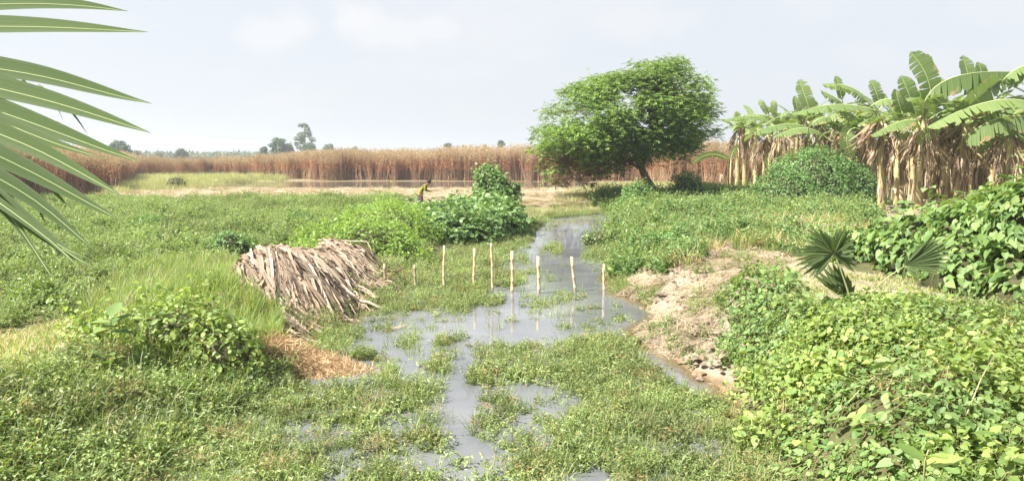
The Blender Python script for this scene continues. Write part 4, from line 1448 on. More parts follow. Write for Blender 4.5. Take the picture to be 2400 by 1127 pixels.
# ------------------------------------------------------------------ far trees
def far_trees():
    def tree(px, top, w, d, mat, label, seed, name='far_tree', tall=False):
        rng = np.random.default_rng(seed)
        p = atY(px, 362, d)
        hz = (CAM_H + (362 - top) / F_PX * d) * 1.10
        wm = w / F_PX * d
        t = thing(name, (p[0], d, .2), label, 'tree', 'far trees on the horizon')
        g = Geo()
        g.tube([(0, 0, -.2), (wm * .03, 0, hz * .35), (0, 0, hz * .7)], [wm * .045, wm * .035, wm * .015], 6)
        obj('trunk', g.mesh('trunk', [M_bark]), t)
        g = Geo()
        nc = 26 if w > 20 else 14
        for c in range(nc):
            th = rng.uniform(0, 6.283)
            if tall:
                zz = rng.uniform(.30, .95); rr = wm * .40 * (1.15 - abs(zz - .5) * 1.3) * math.sqrt(rng.uniform())
                cr = wm * rng.uniform(.11, .18)
            else:
                zz = rng.uniform(.35, .86); rr = wm * .40 * math.sqrt(max(.05, 1 - ((zz - .5) / .42) ** 2)) * math.sqrt(rng.uniform())
                cr = wm * rng.uniform(.14, .22)
            c0 = np.array([rr * math.cos(th), rr * math.sin(th) * .8, hz * zz])
            n = 90
            D = rng.normal(0, 1, (n, 3)); D /= np.linalg.norm(D, axis=1)[:, None]
            P = c0 + D * cr * rng.uniform(.6, 1.05, (n, 1)) * [1, 1, .75]
            put(g, T_LEAF, P, frames(D + [0, 0, .5] + rng.normal(0, .4, (n, 3)), rng.uniform(0, 6.28, n)), wm * .10 * rng.uniform(.6, 1.3, n))
        obj('crown', g.mesh('crown', [mat]), t)
    L = [(283, 336, 58, 240, M_far, 'dark rounded tree at the far left behind the palm leaf tips', 0),
         (262, 346, 36, 260, M_far, 'lower dark tree hugging the left side of the dark rounded tree', 0),
         (322, 355, 26, 300, M_far2, 'small pale tree right of the dark rounded far left tree', 0),
         (425, 351, 34, 300, M_far, 'small isolated dark tree above the left part of the dry stalks', 0),
         (372, 359, 22, 330, M_far2, 'tiny pale treetop left of the small isolated dark tree', 0),
         (618, 345, 27, 280, M_far, 'compact dark tree left of the wider dark tree', 0),
         (655, 328, 48, 285, M_far, 'wide dark tree left of the tall airy tree', 0),
         (676, 339, 34, 290, M_far, 'low shoulder of dark tree between wide tree and tall airy tree', 0),
         (715, 299, 46, 330, M_far2, 'tall airy grey green tree standing highest on the horizon', 1),
         (724, 339, 44, 300, M_far, 'low tree crouching under the tall airy tree', 0),
         (770, 340, 34, 320, M_far2, 'faint low tree just right of the tall airy tree', 0),
         (832, 344, 22, 330, M_far2, 'faint small treetop in the middle of the horizon', 0),
         (1050, 337, 26, 300, M_far, 'small dark treetop peeping over the stalks behind the climbing bush', 0),
         (1088, 340, 20, 300, M_far2, 'faint treetop just left of the climbing bush', 0),
         (1137, 340, 22, 300, M_far2, 'faint treetop above the climbing bush', 0),
         (1175, 331, 26, 280, M_far, 'dark round treetop nearest the leaning green tree', 0)]
    for i, (px, top, w, d, m, lab, tall) in enumerate(L):
        tree(px, top, w, d, m, lab, 700 + i, tall=bool(tall))
    # far wood: one mass along the skyline
    rng = np.random.default_rng(77)
    g = Geo()
    n = 26000
    x = rng.uniform(-360, 360, n)
    top = -.6 + 5.4 * fbm(x * .018, x * 0, 121) + 2.0 * fbm(x * .08, x * 0, 123)
    z = top * rng.uniform(.2, 1, n)
    y = 480 + rng.uniform(-12, 12, n)
    put(g, T_LEAF, np.stack([x, y, z], 1), frames(rng.normal(0, 1, (n, 3)) + [0, -.6, .5], rng.uniform(0, 6.28, n)), rng.uniform(1.6, 2.8, n))
    obj('distant_wood', g.mesh('distant_wood', [M_far2]), label='hazy line of distant woodland along the horizon', cat='woodland', kind='stuff')


far_trees()


# ------------------------------------------------------------------ banana grove
def lamina(curve, width, sidefn, rng, torn=.35, nseg=15, ribr=.02, fold=0.0, blunt=True, hangdown=.0, petiole=True):
    """a banana leaf along a midrib curve; returns arrays for lamina and midrib with UVs"""
    C = np.array(curve, float)
    # resample
    d = np.r_[0, np.cumsum(np.linalg.norm(np.diff(C, axis=0), axis=1))]
    ts = np.linspace(0, 1, nseg + 1)
    P = np.stack([np.interp(ts * d[-1], d, C[:, k]) for k in range(3)], 1)
    L = d[-1]
    T = np.gradient(P, axis=0); T /= np.linalg.norm(T, axis=1)[:, None]
    V, F, UV = [], [], []
    for sgn in (-1, 1):
        jag = 0
        for j in range(nseg):
            t0, t1 = ts[j], ts[j + 1]
            if petiole and t1 < .14:
                continue
            def prof(t):
                tt = (t - .1) / .9 if petiole else t
                tt = min(max(tt, 0), 1)
                return width / 2 * min(1, (tt / .14)) ** .6 * min(1, ((1.0 - tt) / .22)) ** .55
            gap0 = rng.uniform(0, .45) if rng.uniform() < torn else 0
            gap1 = rng.uniform(0, .45) if rng.uniform() < torn else 0
            drp = rng.normal(0, .10) if (gap0 or gap1) else rng.normal(0, .02)
            row = []
            for (q, tt, gp) in ((j, t0, gap0), (j + 1, t1, -gap1)):
                s = sidefn(P[q], T[q], sgn)
                w = prof(tt) * (rng.uniform(.90, 1.04))
                off = T[q] * (gp * (t1 - t0) * L)
                for f_ in (0, .5, 1):
                    p = P[q] + s * w * f_ + np.array([0, 0, -1]) * (w * f_ * f_ * (hangdown + drp)) + off * f_ + np.array([0, 0, .012])
                    row.append(p); UV.append((tt * L / 2.5 + (0.37 if sgn > 0 else 0), f_))
            b = len(V)
            V += row
            F += [(b, b + 1, b + 4, b + 3), (b + 1, b + 2, b + 5, b + 4)]
    return np.array(V), np.array(F), np.array(UV), P


def leaf_mesh(name, V, F, UV, P, ribr, mat, ribmat):
    g = Geo()
    g.add(V, F, 0)
    n0 = len(F)
    g.tube(P, np.linspace(ribr, ribr * .25, len(P)), 4, 1, True)
    me = g.mesh(name, [mat, ribmat])
    uvl = me.uv_layers.new(name='UVMap')
    arr = np.zeros((len(me.loops), 2), np.float32)
    fl = F.ravel()
    arr[:len(fl)] = UV[fl]
    uvl.data.foreach_set('uv', arr.ravel())
    return me


def generic_side(P, T, sgn):
    s = np.cross(T, [0, 0, 1.])
    n = np.linalg.norm(s)
    s = s / n if n > .1 else np.array([1., 0, 0])
    up = np.cross(s, T)
    return s * sgn * .93 + up * .22


def make_banana_meshes():
    out = []
    for i in range(9):
        rng = np.random.default_rng(800 + i)
        L = rng.uniform(2.1, 2.9)
        e0 = [1.35, 1.1, .95, .8, .7, .6, .5, .9, 1.2][i]
        drp = [.5, 1.2, 1.5, 1.6, 1.7, 1.7, 1.7, 1.1, .9][i]
        p = np.zeros(3); C = [p.copy()]
        for s in range(14):
            t = (s + .5) / 14
            e = e0 - drp * t ** 1.4
            p = p + np.array([0, math.cos(e), math.sin(e)]) * L / 14
            C.append(p.copy())
        V, F, UV, P = lamina(C, rng.uniform(.52, .70), generic_side, rng, torn=.55, hangdown=.25)
        out.append(leaf_mesh('banana_leaf', V, F, UV, P, .028, M_banana, M_banrib))
    dead = []
    for i in range(8):
        rng = np.random.default_rng(830 + i)
        g = Geo()
        L = rng.uniform(1.3, 2.3)
        for s in range(10):
            r0 = rng.uniform(.02, .16); a = rng.uniform(-.9, .9)
            o = np.array([math.sin(a) * r0, .10 + math.cos(a) * r0, 0])
            ln = L * rng.uniform(.55, 1)
            w = rng.uniform(.035, .10)
            k = 7
            pts = []
            x = o.copy()
            for q in range(k):
                pts.append(x.copy())
                x = x + np.array([rng.normal(0, .05), rng.normal(.0, .04) + (.05 if q < 2 else -.008), -ln / (k - 1)])
            pts = np.array(pts)
            tw = rng.uniform(0, 3.14) + np.cumsum(rng.normal(0, .35, k))
            sd_ = np.stack([np.cos(tw), np.sin(tw), 0 * tw], 1) * (w * np.sin(np.linspace(.5, 2.9, k)))[:, None] / 2
            V = np.concatenate([pts - sd_, pts + [0, .015, 0], pts + sd_])
            F = [(q, q + 1, k + q + 1, k + q) for q in range(k - 1)] + [(k + q, k + q + 1, 2 * k + q + 1, 2 * k + q) for q in range(k - 1)]
            g.add(V, F)
        dead.append(g.mesh('dead_leaf', [M_deadban]))
    return out, dead


BAN_LEAF, BAN_DEAD = make_banana_meshes()


def banana_trunk(h, r, rng):
    g = Geo()
    n = 12
    zs = np.linspace(-.3, h, n)
    lean = rng.normal(0, .03, 2)
    pts = np.stack([lean[0] * zs + .02 * np.sin(zs * 2), lean[1] * zs, zs], 1)
    rad = r * (1.15 - .5 * np.clip(zs / h, 0, 1)) * (1 + rng.normal(0, .05, n))
    g.tube(pts, rad, 10)
    # peeling sheaths
    for s in range(7):
        z0 = rng.uniform(.4, h * .8); a = rng.uniform(0, 6.283); ln = rng.uniform(.4, 1.0)
        zz = np.linspace(z0, z0 - ln, 4)
        wd = .5
        V = []
        for q, z in enumerate(zz):
            rr = np.interp(z, zs, rad) + .012 + .05 * (q / 3) ** 2 * rng.uniform(.3, 1.4)
            cxy = np.array([np.interp(z, zs, pts[:, 0]), np.interp(z, zs, pts[:, 1])])
            for da in (-wd, 0, wd):
                aa = a + da * (1 - .25 * q)
                V.append((cxy[0] + rr * math.cos(aa), cxy[1] + rr * math.sin(aa), z))
        F = [(3 * q + k, 3 * q + k + 1, 3 * q + k + 4, 3 * q + k + 3) for q in range(3) for k in range(2)]
        g.add(V, F, 1)
    return g.mesh('trunk', [M_trunk, M_deadban]), pts[-1]


def banana(x, y, h, r, label, seed, leaves=7, dead=9, lo=0, group='banana plants in the grove', scale=1.0, az_pref=None):
    rng = np.random.default_rng(seed)
    z = float(height(np.array([x]), np.array([y]))[0])
    t = thing('banana_plant', (x, y, z), label, 'banana plant', group)
    me, top = banana_trunk(h, r, rng)
    obj('trunk', me, t)
    for i in range(leaves):
        k = int(rng.integers(lo, 9))
        az = i * 2.4 + rng.uniform(-.4, .4)
        o = obj('leaf', BAN_LEAF[k], t)
        o.matrix_local = Matrix.Translation((top[0], top[1], h - .12 - .03 * i)) @ Matrix.Rotation(az, 4, 'Z') @ Matrix.Scale(scale * rng.uniform(.8, 1.05), 4)
    for i in range(dead):
        az = i * 2.4 + rng.uniform(-.6, .6)
        o = obj('dead_leaf', BAN_DEAD[int(rng.integers(8))], t)
        zz = h - rng.uniform(-.25, h * (.28 if seed in (905, 907, 909, 913) else .5))
        o.matrix_local = Matrix.Translation((top[0] * zz / h, top[1] * zz / h, zz)) @ Matrix.Rotation(az, 4, 'Z') @ Matrix.Rotation(rng.uniform(.1, .9) if zz > h * .8 else 0, 4, 'X') @ Matrix.Scale(rng.uniform(.7, 1.15), 4)
    return t, z


PLANTS = {}


def grove():
    # (key, trunk foot px, distance, crown py, stem radius, leaves, dead, label)
    L = [('A', 1742, 66, 300, .17, 5, 6, 'small banana plant at the left end of the grove, nearest the leaning tree'),
         ('B', 1768, 64, 300, .18, 5, 8, 'second banana plant from the left end, skirted with dry leaves'),
         ('C', 1885, 50, 285, .17, 5, 7, 'banana plant rising behind the big rounded shrub with one upright leaf'),
         ('D', 1965, 46, 300, .17, 4, 8, 'banana plant at the right shoulder of the big rounded shrub'),
         ('E', 2020, 47, 290, .16, 4, 8, 'banana plant whose dry leaves droop beside the rounded shrub'),
         ('F', 2066, 37.5, 285, .17, 3, 7, 'banana plant with long pale trunk left of the bare earth patch'),
         ('G', 2096, 41, 300, .18, 4, 9, 'shaded banana plant behind the long pale trunk'),
         ('H', 2151, 35.5, 282, .15, 3, 6, 'banana plant with slim pale trunk and the tallest upright leaf'),
         ('I', 2182, 39, 300, .18, 4, 9, 'dim banana plant just right of the slim pale trunk'),
         ('J', 2216, 36.5, 290, .19, 3, 9, 'banana plant with stout yellow trunk in the middle of the grove'),
         ('K', 2243, 35.5, 290, .20, 3, 9, 'banana plant with dark stout trunk right of the stout yellow one'),
         ('L', 2284, 37.5, 285, .19, 3, 9, 'banana plant with rounded upright leaves against the sky'),
         ('M', 2318, 40, 290, .18, 4, 9, 'banana plant wrapped in dark dead leaves behind the hedge top'),
         ('N', 2368, 34, 330, .17, 4, 6, 'low crowned banana plant directly above the bean hedge'),
         ('O', 2345, 41, 270, .18, 4, 9, 'banana plant behind the low crowned one with a dry tip'),
         ('P', 2425, 36, 270, .18, 4, 8, 'banana plant at the right edge of the picture with wide hanging leaves'),
         ('Q', 2475, 38, 270, .18, 5, 8, 'banana plant just beyond the right edge, only its leaves in view')]
    for i, (k, px, d, cy, r, nl, nd, lab) in enumerate(L):
        q = atY(px, 470, d); c = atY(px, cy, d)
        z = float(height(np.array([q[0]]), np.array([d]))[0])
        t, z = banana(q[0], d, c[2] - z, r, lab, 900 + i, nl + 2, nd + 7, 1, scale=1.15)
        PLANTS[k] = t
    # back rows: banana plants filling the shade
    lab = ['banana plant deep in the shade behind the pale trunks', 'half hidden banana plant of the back row']
    rng = np.random.default_rng(91)
    back = [(1915, 58), (1955, 62), (2000, 55), (2040, 52), (2078, 48), (2112, 46), (2135, 44), (2168, 46), (2200, 44), (2230, 46), (2262, 44), (2300, 47), (2335, 46), (2365, 44), (2400, 46),
            (1840, 66), (1800, 70), (2120, 56), (2190, 58), (2260, 56), (2440, 44), (2500, 48), (1790, 57), (1822, 55), (1862, 53), (1905, 50), (1935, 52), (1985, 49), (1725, 66)]
    nick = {'A': 'leftmost small plant', 'B': 'second plant from the left end', 'C': 'plant above the rounded shrub', 'D': 'plant at the shrub shoulder', 'E': 'plant with drooping dry leaves',
            'F': 'long pale trunk', 'G': 'shaded trunk', 'H': 'slim pale trunk', 'I': 'dim trunk', 'J': 'stout yellow trunk', 'K': 'dark stout trunk', 'L': 'rounded upright leaves',
            'M': 'dark dead leaf bundle', 'N': 'low crown above the hedge', 'O': 'dry tipped plant', 'P': 'wide hanging leaves at the edge', 'Q': 'plant beyond the right edge'}
    seen = set()
    for i, (px, d) in enumerate(back):
        near = sorted(L, key=lambda q: abs(q[1] - px))
        for q in near:
            sides = ['left of', 'right of'] if px < q[1] else ['right of', 'left of']
            lb = 'back row banana plant, behind and %s the %s' % (sides[0], nick[q[0]])
            if lb not in seen:
                break
            lb = 'far back banana plant, well behind and %s the %s' % (sides[0], nick[q[0]])
            if lb not in seen:
                break
        seen.add(lb)
        q = atY(px, 470, d)
        z = float(height(np.array([q[0]]), np.array([d]))[0])
        cz = CAM_H + (362 - rng.uniform(288, 320)) / F_PX * d
        banana(q[0], d, cz - z, .18, lb, 950 + i, 8, 12, 1, scale=1.15)
    # hero leaves: (plant, base, mid, tip in photograph pixels, distance, width, way it hangs)
    H = [('H', (2180, 268), (2176, 190), (2133, 122), 35.3, .92, 'face'), ('H', (2196, 262), (2200, 215), (2205, 182), 35.8, .75, 'face'),
         ('H', (2150, 275), (2130, 220), (2112, 178), 36.2, .75, 'face'), ('H', (2120, 280), (2105, 235), (2100, 210), 36.5, .6, 'face'),
         ('L', (2284, 235), (2270, 180), (2256, 130), 37.3, .80, 'face'), ('L', (2305, 215), (2300, 170), (2291, 146), 37.8, .6, 'face'),
         ('C', (1905, 278), (1890, 235), (1873, 187), 49, .85, 'face'), ('C', (1880, 285), (1868, 250), (1863, 225), 50, .5, 'face'),
         ('D', (1975, 240), (1967, 205), (1959, 178), 47, .5, 'face'),
         ('D', (2045, 250), (1995, 205), (1926, 198), 43, .62, 'roof'), ('D', (1995, 262), (1962, 232), (1922, 212), 44, .6, 'roof'),
         ('E', (2062, 250), (2055, 220), (2041, 188), 45, .65, 'face'), ('E', (2072, 250), (2074, 235), (2076, 222), 46, .4, 'face'),
         ('F', (2058, 262), (1960, 245), (1856, 268), 37.2, .62, 'roof'), ('F', (2040, 250), (2085, 232), (2135, 250), 37.4, .55, 'roof'),
         ('A', (1835, 292), (1765, 272), (1693, 284), 60, .65, 'roof'), ('A', (1845, 300), (1800, 272), (1742, 270), 61, .55, 'roof'),
         ('B', (1803, 272), (1790, 252), (1778, 235), 62, .45, 'face'), ('B', (1812, 272), (1814, 252), (1810, 236), 62, .5, 'face'),
         ('C', (1910, 312), (1850, 290), (1765, 312), 48, .75, 'roof'), ('D', (1930, 318), (1880, 300), (1812, 320), 46, .7, 'roof'),
         ('H', (2165, 245), (2240, 180), (2410, 172), 34.6, .95, 'hang'), ('L', (2352, 182), (2310, 215), (2243, 272), 34.4, 1.0, 'face2'),
         ('N', (2430, 248), (2320, 238), (2165, 302), 34.0, .9, 'roof'), ('P', (2430, 282), (2350, 275), (2258, 322), 33.6, .95, 'hang'),
         ('H', (2150, 285), (2110, 285), (2040, 318), 34.8, .62, 'roof'), ('P', (2350, 190), (2400, 155), (2460, 160), 34.2, .8, 'roof'),
         ('K', (2230, 285), (2205, 255), (2160, 262), 36, .7, 'roof'), ('P', (2425, 240), (2370, 228), (2310, 262), 35, .85, 'roof'),
         ('J', (2215, 290), (2190, 300), (2150, 340), 35.2, .6, 'face2'), ('F', (2075, 300), (2105, 290), (2120, 325), 36.5, .6, 'roof'),
         ('O', (2345, 260), (2290, 225), (2225, 250), 36, .8, 'roof'), ('G', (2005, 300), (1985, 320), (1995, 370), 40, .7, 'face2'),
         ('O', (2330, 215), (2350, 180), (2400, 195), 38, .8, 'roof'), ('M', (2310, 250), (2330, 300), (2345, 330), 36, .7, 'face2'),
         ('C', (1895, 300), (1940, 275), (1990, 310), 44, .7, 'roof'), ('E', (2020, 290), (1980, 262), (1930, 285), 44, .7, 'roof')]
    for i, (k, a, m, b, d, w, mode) in enumerate(H):
        rng = np.random.default_rng(1000 + i)
        t = PLANTS[k]
        o_ = np.array(t.location)
        A, M_, B = atY(*a, d), atY(*m, d - .25), atY(*b, d - .1)
        M2 = 2 * M_ - .5 * (A + B)
        s = np.linspace(0, 1, 12)[:, None]
        C = (1 - s) ** 2 * A + 2 * s * (1 - s) * M2 + s ** 2 * B - o_
        top = np.array([0, 0, 0.])
        tw = rng.uniform(-.35, .35)

        def side(P, T, sgn, mode=mode, tw=tw):
            if mode in ('face', 'face2'):
                s_ = np.cross(T, np.array([tw, 1, .25])); s_ /= np.linalg.norm(s_)
                return s_ * sgn + np.array([0, -.15, 0])
            g_ = np.cross(T, [0, 0, 1.]); g_ /= np.linalg.norm(g_)
            dn = .55 if mode == 'roof' else 1.1
            v = g_ * sgn * (.8 if mode == 'roof' else .35) + np.array([0, 0, -dn])
            return v / np.linalg.norm(v)
        V, F, UV, P = lamina(C, w * (1.1 if mode.startswith('face') else 1.75), side, rng, torn=.22 if mode.startswith('face') else .5,
                             nseg=18, petiole=True, hangdown=.0)
        obj('leaf', leaf_mesh('banana_leaf', V, F, UV, P, .032, M_banana, M_banrib), t)
        # petiole back to the stem top
        ztop = max(0.5, C[0][2] - .6)
        g = Geo(); g.tube([np.array([C[0][0] * .15, 0, ztop]), (C[0] + [0, 0, ztop]) / 2 + [0, 0, -.05], C[0], C[2]], [.05, .04, .032, .028], 5)
        obj('petiole', g.mesh('petiole', [M_banrib]), t)
    # young plant and stump between the leaning tree and the grove
    q = atY(1712, 415, 60)
    z = float(height(np.array([q[0]]), np.array([60.]))[0])
    t = thing('young_banana_plant', (q[0], 60, z), 'thin young banana plant with one long leaf stretched left', 'banana plant')
    hh = CAM_H + (362 - 372) / F_PX * 60 - z
    g = Geo(); g.tube([(0, 0, -.2), (0, 0, hh * .6), (0, 0, hh)], [.09, .07, .04], 8)
    obj('trunk', g.mesh('trunk', [M_trunk]), t)
    for j, (a, m, b, w) in enumerate([((1708, 376), (1665, 362), (1620, 386), .5), ((1712, 375), (1722, 350), (1735, 345), .35)]):
        rng = np.random.default_rng(1100 + j)
        A, M_, B = [atY(*c, 60) - np.array(t.location) for c in (a, m, b)]
        s = np.linspace(0, 1, 10)[:, None]
        C = (1 - s) ** 2 * A + 2 * s * (1 - s) * (2 * M_ - .5 * (A + B)) + s ** 2 * B
        V, F, UV, P = lamina(C, w, lambda P, T, sgn: np.cross(T, [0.2, 1, .3]) * sgn, rng, torn=.1, nseg=12, petiole=False)
        obj('leaf', leaf_mesh('banana_leaf', V, F, UV, P, .03, M_banana, M_banrib), t)
    q = atY(1691, 415, 60)
    t = thing('banana_stump', (q[0], 60, z), 'pale cut banana stem beside the thin young banana plant', 'stump')
    g = Geo(); g.tube([(0, 0, -.2), (.03, 0, .8), (0, 0, 1.45)], [.15, .14, .12], 9)
    obj('stem', g.mesh('stem', [M_deadban]), t)
    o = obj('dead_leaf', BAN_DEAD[2], t); o.matrix_local = Matrix.Translation((0, 0, 1.4)) @ Matrix.Rotation(3, 4, 'Z') @ Matrix.Scale(.5, 4)


grove()


# ------------------------------------------------------------------ heap of dry banana leaves
def leaf_heap():
    A, B = np.array([-5.5, 13.7]), np.array([-4.55, 19.2])       # spine
    ax = (B - A) / np.linalg.norm(B - A)
    cr = np.array([ax[1], -ax[0]])                                # across, towards the water
    Ls = np.linalg.norm(B - A)

    gx, gy = np.meshgrid(np.arange(110) * .1 - 9, np.arange(150) * .1 + 9)
    HG = height(gx.ravel(), gy.ravel()).reshape(gx.shape)

    dx_, dy_ = np.meshgrid(np.arange(60) / 5., np.arange(30) / 5., indexing='ij')
    DENT = (fbm(dx_ * 1.1, dy_ * 1.1, 141) - .5) * .38

    def surf(s, u):
        """height of the heap at s along and u across"""
        xy = A + ax * s + cr * u
        gi, gj = min(max(int((xy[0] + 9) / .1), 0), 109), min(max(int((xy[1] - 9) / .1), 0), 149)
        g0 = HG[gj, gi]
        crest = 1.04 - .10 * math.cos(s * 1.3) - .07 * math.sin(s * 3.1) - .18 * sm(Ls - 1.5, Ls, s)
        crest -= .24 * (1 - float(sm(0, 2.4, s))) + .40 * max(-s, 0) ** 1.3 + .10 * math.sin(s * 2.0 + 1)
        crest += DENT[min(max(int((s + 2) * 5), 0), 59), min(max(int((u + 1) * 5), 0), 29)]
        prof = crest - .14 * max(u - .1, 0) - (.42 + .45 * s / Ls) * max(u - .65, 0) ** 1.4
        if u < .1:
            prof = crest - 2.2 * (u - .1) ** 2
        return xy, max(prof, g0 + .03)
    org = Vector((A[0] + .5, A[1] + 2.5, .5))
    t = thing('dry_leaf_heap', org, 'long heap of pale dry banana leaves laid over the left bank', 'leaf heap')
    # packed inside of the heap
    g = Geo()
    ns, nu = 24, 12
    V = []
    for i in range(ns):
        for j in range(nu):
            s = Ls * i / (ns - 1); u = -.45 + 2.0 * j / (nu - 1)
            xy, z = surf(s, u)
            V.append((xy[0] - org.x, xy[1] - org.y, z - .12 - org.z + random.uniform(-.03, .03)))
    F = [(i * nu + j, i * nu + j + 1, (i + 1) * nu + j + 1, (i + 1) * nu + j) for i in range(ns - 1) for j in range(nu - 1)]
    g.add(V, F)
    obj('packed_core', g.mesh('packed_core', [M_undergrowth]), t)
    rng = np.random.default_rng(5)
    extra = Geo()
    for k in range(1500):
        s0 = rng.uniform(-.1, Ls + .1)
        layer = rng.uniform(0, 1)
        u0 = rng.uniform(-.40, .75)
        ln = rng.uniform(1.1, 2.2) * (1.08 - .38 * s0 / Ls)
        w = rng.uniform(.022, .062)
        f = s0 / Ls
        ang = -.85 + .90 * f + rng.normal(0, .20)              # fan: near ones point at the camera
        if rng.uniform() < .12:
            ang += rng.uniform(-1.2, 1.2)
        n = 11
        pts, frs = [], []
        s, u = s0, u0
        wob = rng.normal(0, .25)
        for q in range(n):
            xy, z = surf(s, u)
            pts.append(np.array([xy[0], xy[1], z + .01 + .13 * layer * (1 - .4 * q / n) + rng.normal(0, .022)]))
            s += math.sin(ang) * ln / (n - 1) * 1.0
            u += math.cos(ang) * ln / (n - 1)
            ang += wob / n * 2 - .03
        pts = np.array(pts) - np.array(org)
        if rng.uniform() < .10:
            pts[-4:, 2] += np.linspace(0, rng.uniform(.05, .2), 4)
        T = np.gradient(pts, axis=0); T /= np.linalg.norm(T, axis=1)[:, None]
        tw = rng.normal(0, .5) + np.cumsum(rng.normal(0, .25, n))
        V = []
        m = 5
        prof = np.array([.0, 1, .15, .8, .1]) * rng.uniform(.5, 1.2)
        if rng.uniform() < .5:
            prof = 1 - prof
        for q in range(n):
            up = np.array([0, 0, 1.]) - T[q] * T[q][2]; up /= np.linalg.norm(up)
            sd_ = np.cross(T[q], up)
            c, s_ = math.cos(tw[q]), math.sin(tw[q])
            a_ = sd_ * c + up * s_; b_ = up * c - sd_ * s_
            ww = w * (.45 + .75 * math.sin(math.pi * min(1, (q + .6) / n) ** .8)) * rng.uniform(.9, 1.1)
            for v in range(m):
                V.append(pts[q] + a_ * ww * (v / (m - 1) - .5) * 1.5 + b_ * w * .28 * prof[v])
        F = [(q * m + v, q * m + v + 1, (q + 1) * m + v + 1, (q + 1) * m + v) for q in range(n - 1) for v in range(m - 1)]
        if k >= 300:
            extra.add(np.array(V) - [0, 0, rng.uniform(-.03, .08)], F)
            continue
        g = Geo(); g.add(V, F)
        obj('dry_leaf', g.mesh('dry_leaf', [M_heap]), t)
    o = obj('buried_leaves', extra.mesh('buried_leaves', [M_heap]), t); o['kind'] = 'stuff'
    # loose shreds
    g = Geo()
    for k in range(700):
        s = rng.uniform(0, Ls); u = rng.uniform(-.4, 1.3)
        xy, z = surf(s, u)
        a = -.55 + .5 * s / Ls + rng.normal(0, .35)
        d = ax * math.sin(a) + cr * math.cos(a)
        ln = rng.uniform(.15, .7)
        p0 = np.array([xy[0], xy[1], z + rng.uniform(.03, .13)])
        xy2, z2 = surf(float(np.clip(s + math.sin(a) * ln, 0, Ls)), u + math.cos(a) * ln)
        p1 = np.array([xy2[0], xy2[1], z2 + rng.uniform(.02, .12)])
        pm = (p0 + p1) / 2 + rng.normal(0, .02, 3)
        sd_ = np.array([-d[1], d[0], .2]) * rng.uniform(.004, .014)
        P3 = np.array([p0, pm, p1]) - np.array(org)
        g.add(np.concatenate([P3 - sd_, P3 + sd_]), [(0, 1, 4, 3), (1, 2, 5, 4)])
    o = obj('shreds', g.mesh('shreds', [M_heap]), t); o['kind'] = 'stuff'
    # the bent leaf stalk standing up at the far end
    P3 = [atY(745, 562, 19.8), atY(860, 566, 19.3), atY(868, 580, 19.2), atY(874, 600, 19.0)]
    g = Geo(); g.tube(np.array(P3) - np.array(org), [.014, .014, .012, .008], 5)
    obj('stalk', g.mesh('stalk', [M_heap]), t)


M_heap = leaf_mat('dry_heap_leaf', [(.17, .12, .08), (.31, .235, .17), (.45, .365, .285)], .10, .7, .12, 1.5)
leaf_heap()


# ------------------------------------------------------------------ bamboo poles
def poles():
    L = [(902, 680, 618, 0, 1, 'shortest dark weathered pole, leftmost of the row beside the grassy shore', .034),
         (973, 675, 620, 0, 1, 'short dark weathered pole, second from the left of the row', .032),
         (1040, 672, 575, 1, 0, 'tall pale bamboo pole at the edge of the shore weeds, third from the left', .030),
         (1111, 676, 582, 1, 0, 'pale bamboo pole left of the tallest one', .034),
         (1155, 681, 570, -3, 0, 'tallest bamboo pole of the row, thin and slightly tilted', .030),
         (1201, 683, 588, 0, 0, 'stout bamboo pole standing in a green weed clump', .040),
         (1263, 687, 600, -1, 0, 'knotty bamboo pole in open water with floating weed at its foot', .038),
         (1348, 683, 601, -8, 0, 'bamboo pole leaning left in the open pool', .034),
         (1415, 680, 618, 1, 0, 'short pale bamboo pole, rightmost of the row near the straw spit', .030)]
    for i, (px, by, ty, dx, dark, lab, r) in enumerate(L):
        p = at(px, by, 0)
        q = atY(px + dx, ty, p[1])
        t = thing('bamboo_pole', (p[0], p[1], 0), lab, 'pole', 'row of bamboo poles across the canal')
        h = q[2]; off = q[0] - p[0]
        g = Geo()
        zs = [-.35]
        rs = [r]
        z = rng_p.uniform(.02, .12)
        while z < h - .04:
            zs += [z - .012, z, z + .012]; rs += [r, r * 1.16, r]
            z += rng_p.uniform(.20, .28)
        zs.append(h); rs.append(r * .92)
        zs = np.array(zs)
        pts = np.stack([off * zs / h + .006 * np.sin(zs * 7 + i), .0 * zs, zs], 1)
        g.tube(pts, rs, 10)
        # flat dark disc on the cut top, its colour standing in for shade inside the hollow
        c = pts[-1]
        obj('culm', g.mesh('culm', [M_bamboo_dark if dark else M_bamboo], True), t)
        g = Geo(); g.tube([c + [0, 0, .001], c + [0, 0, .004]], [r * .6, r * .6], 8)
        obj('hollow_shade_disc', g.mesh('hollow_shade_disc', [M_undergrowth]), t)
    p = at(873, 642, .25)
    g = Geo(); g.tube([(0, 0, -.2), (0.01, 0, .2)], [.03, .028], 8)
    obj('bamboo_stub', g.mesh('bamboo_stub', [M_bamboo], True), loc=p, label='short bamboo stub in the grass below the dry leaf heap', cat='stake')
    a, b = at(1408, 541, 0), atY(1378, 519, at(1408, 541, 0)[1] + .2)
    g = Geo(); g.tube([np.array([.2, 0, -.15]), np.array([0, 0, 0]), b - a], [.012, .011, .006], 5)
    obj('stick', g.mesh('stick', [M_twig]), loc=a, label='thin dark stick slanting out of the water by the far right shore', cat='stick')


rng_p = random.Random(3)
poles()


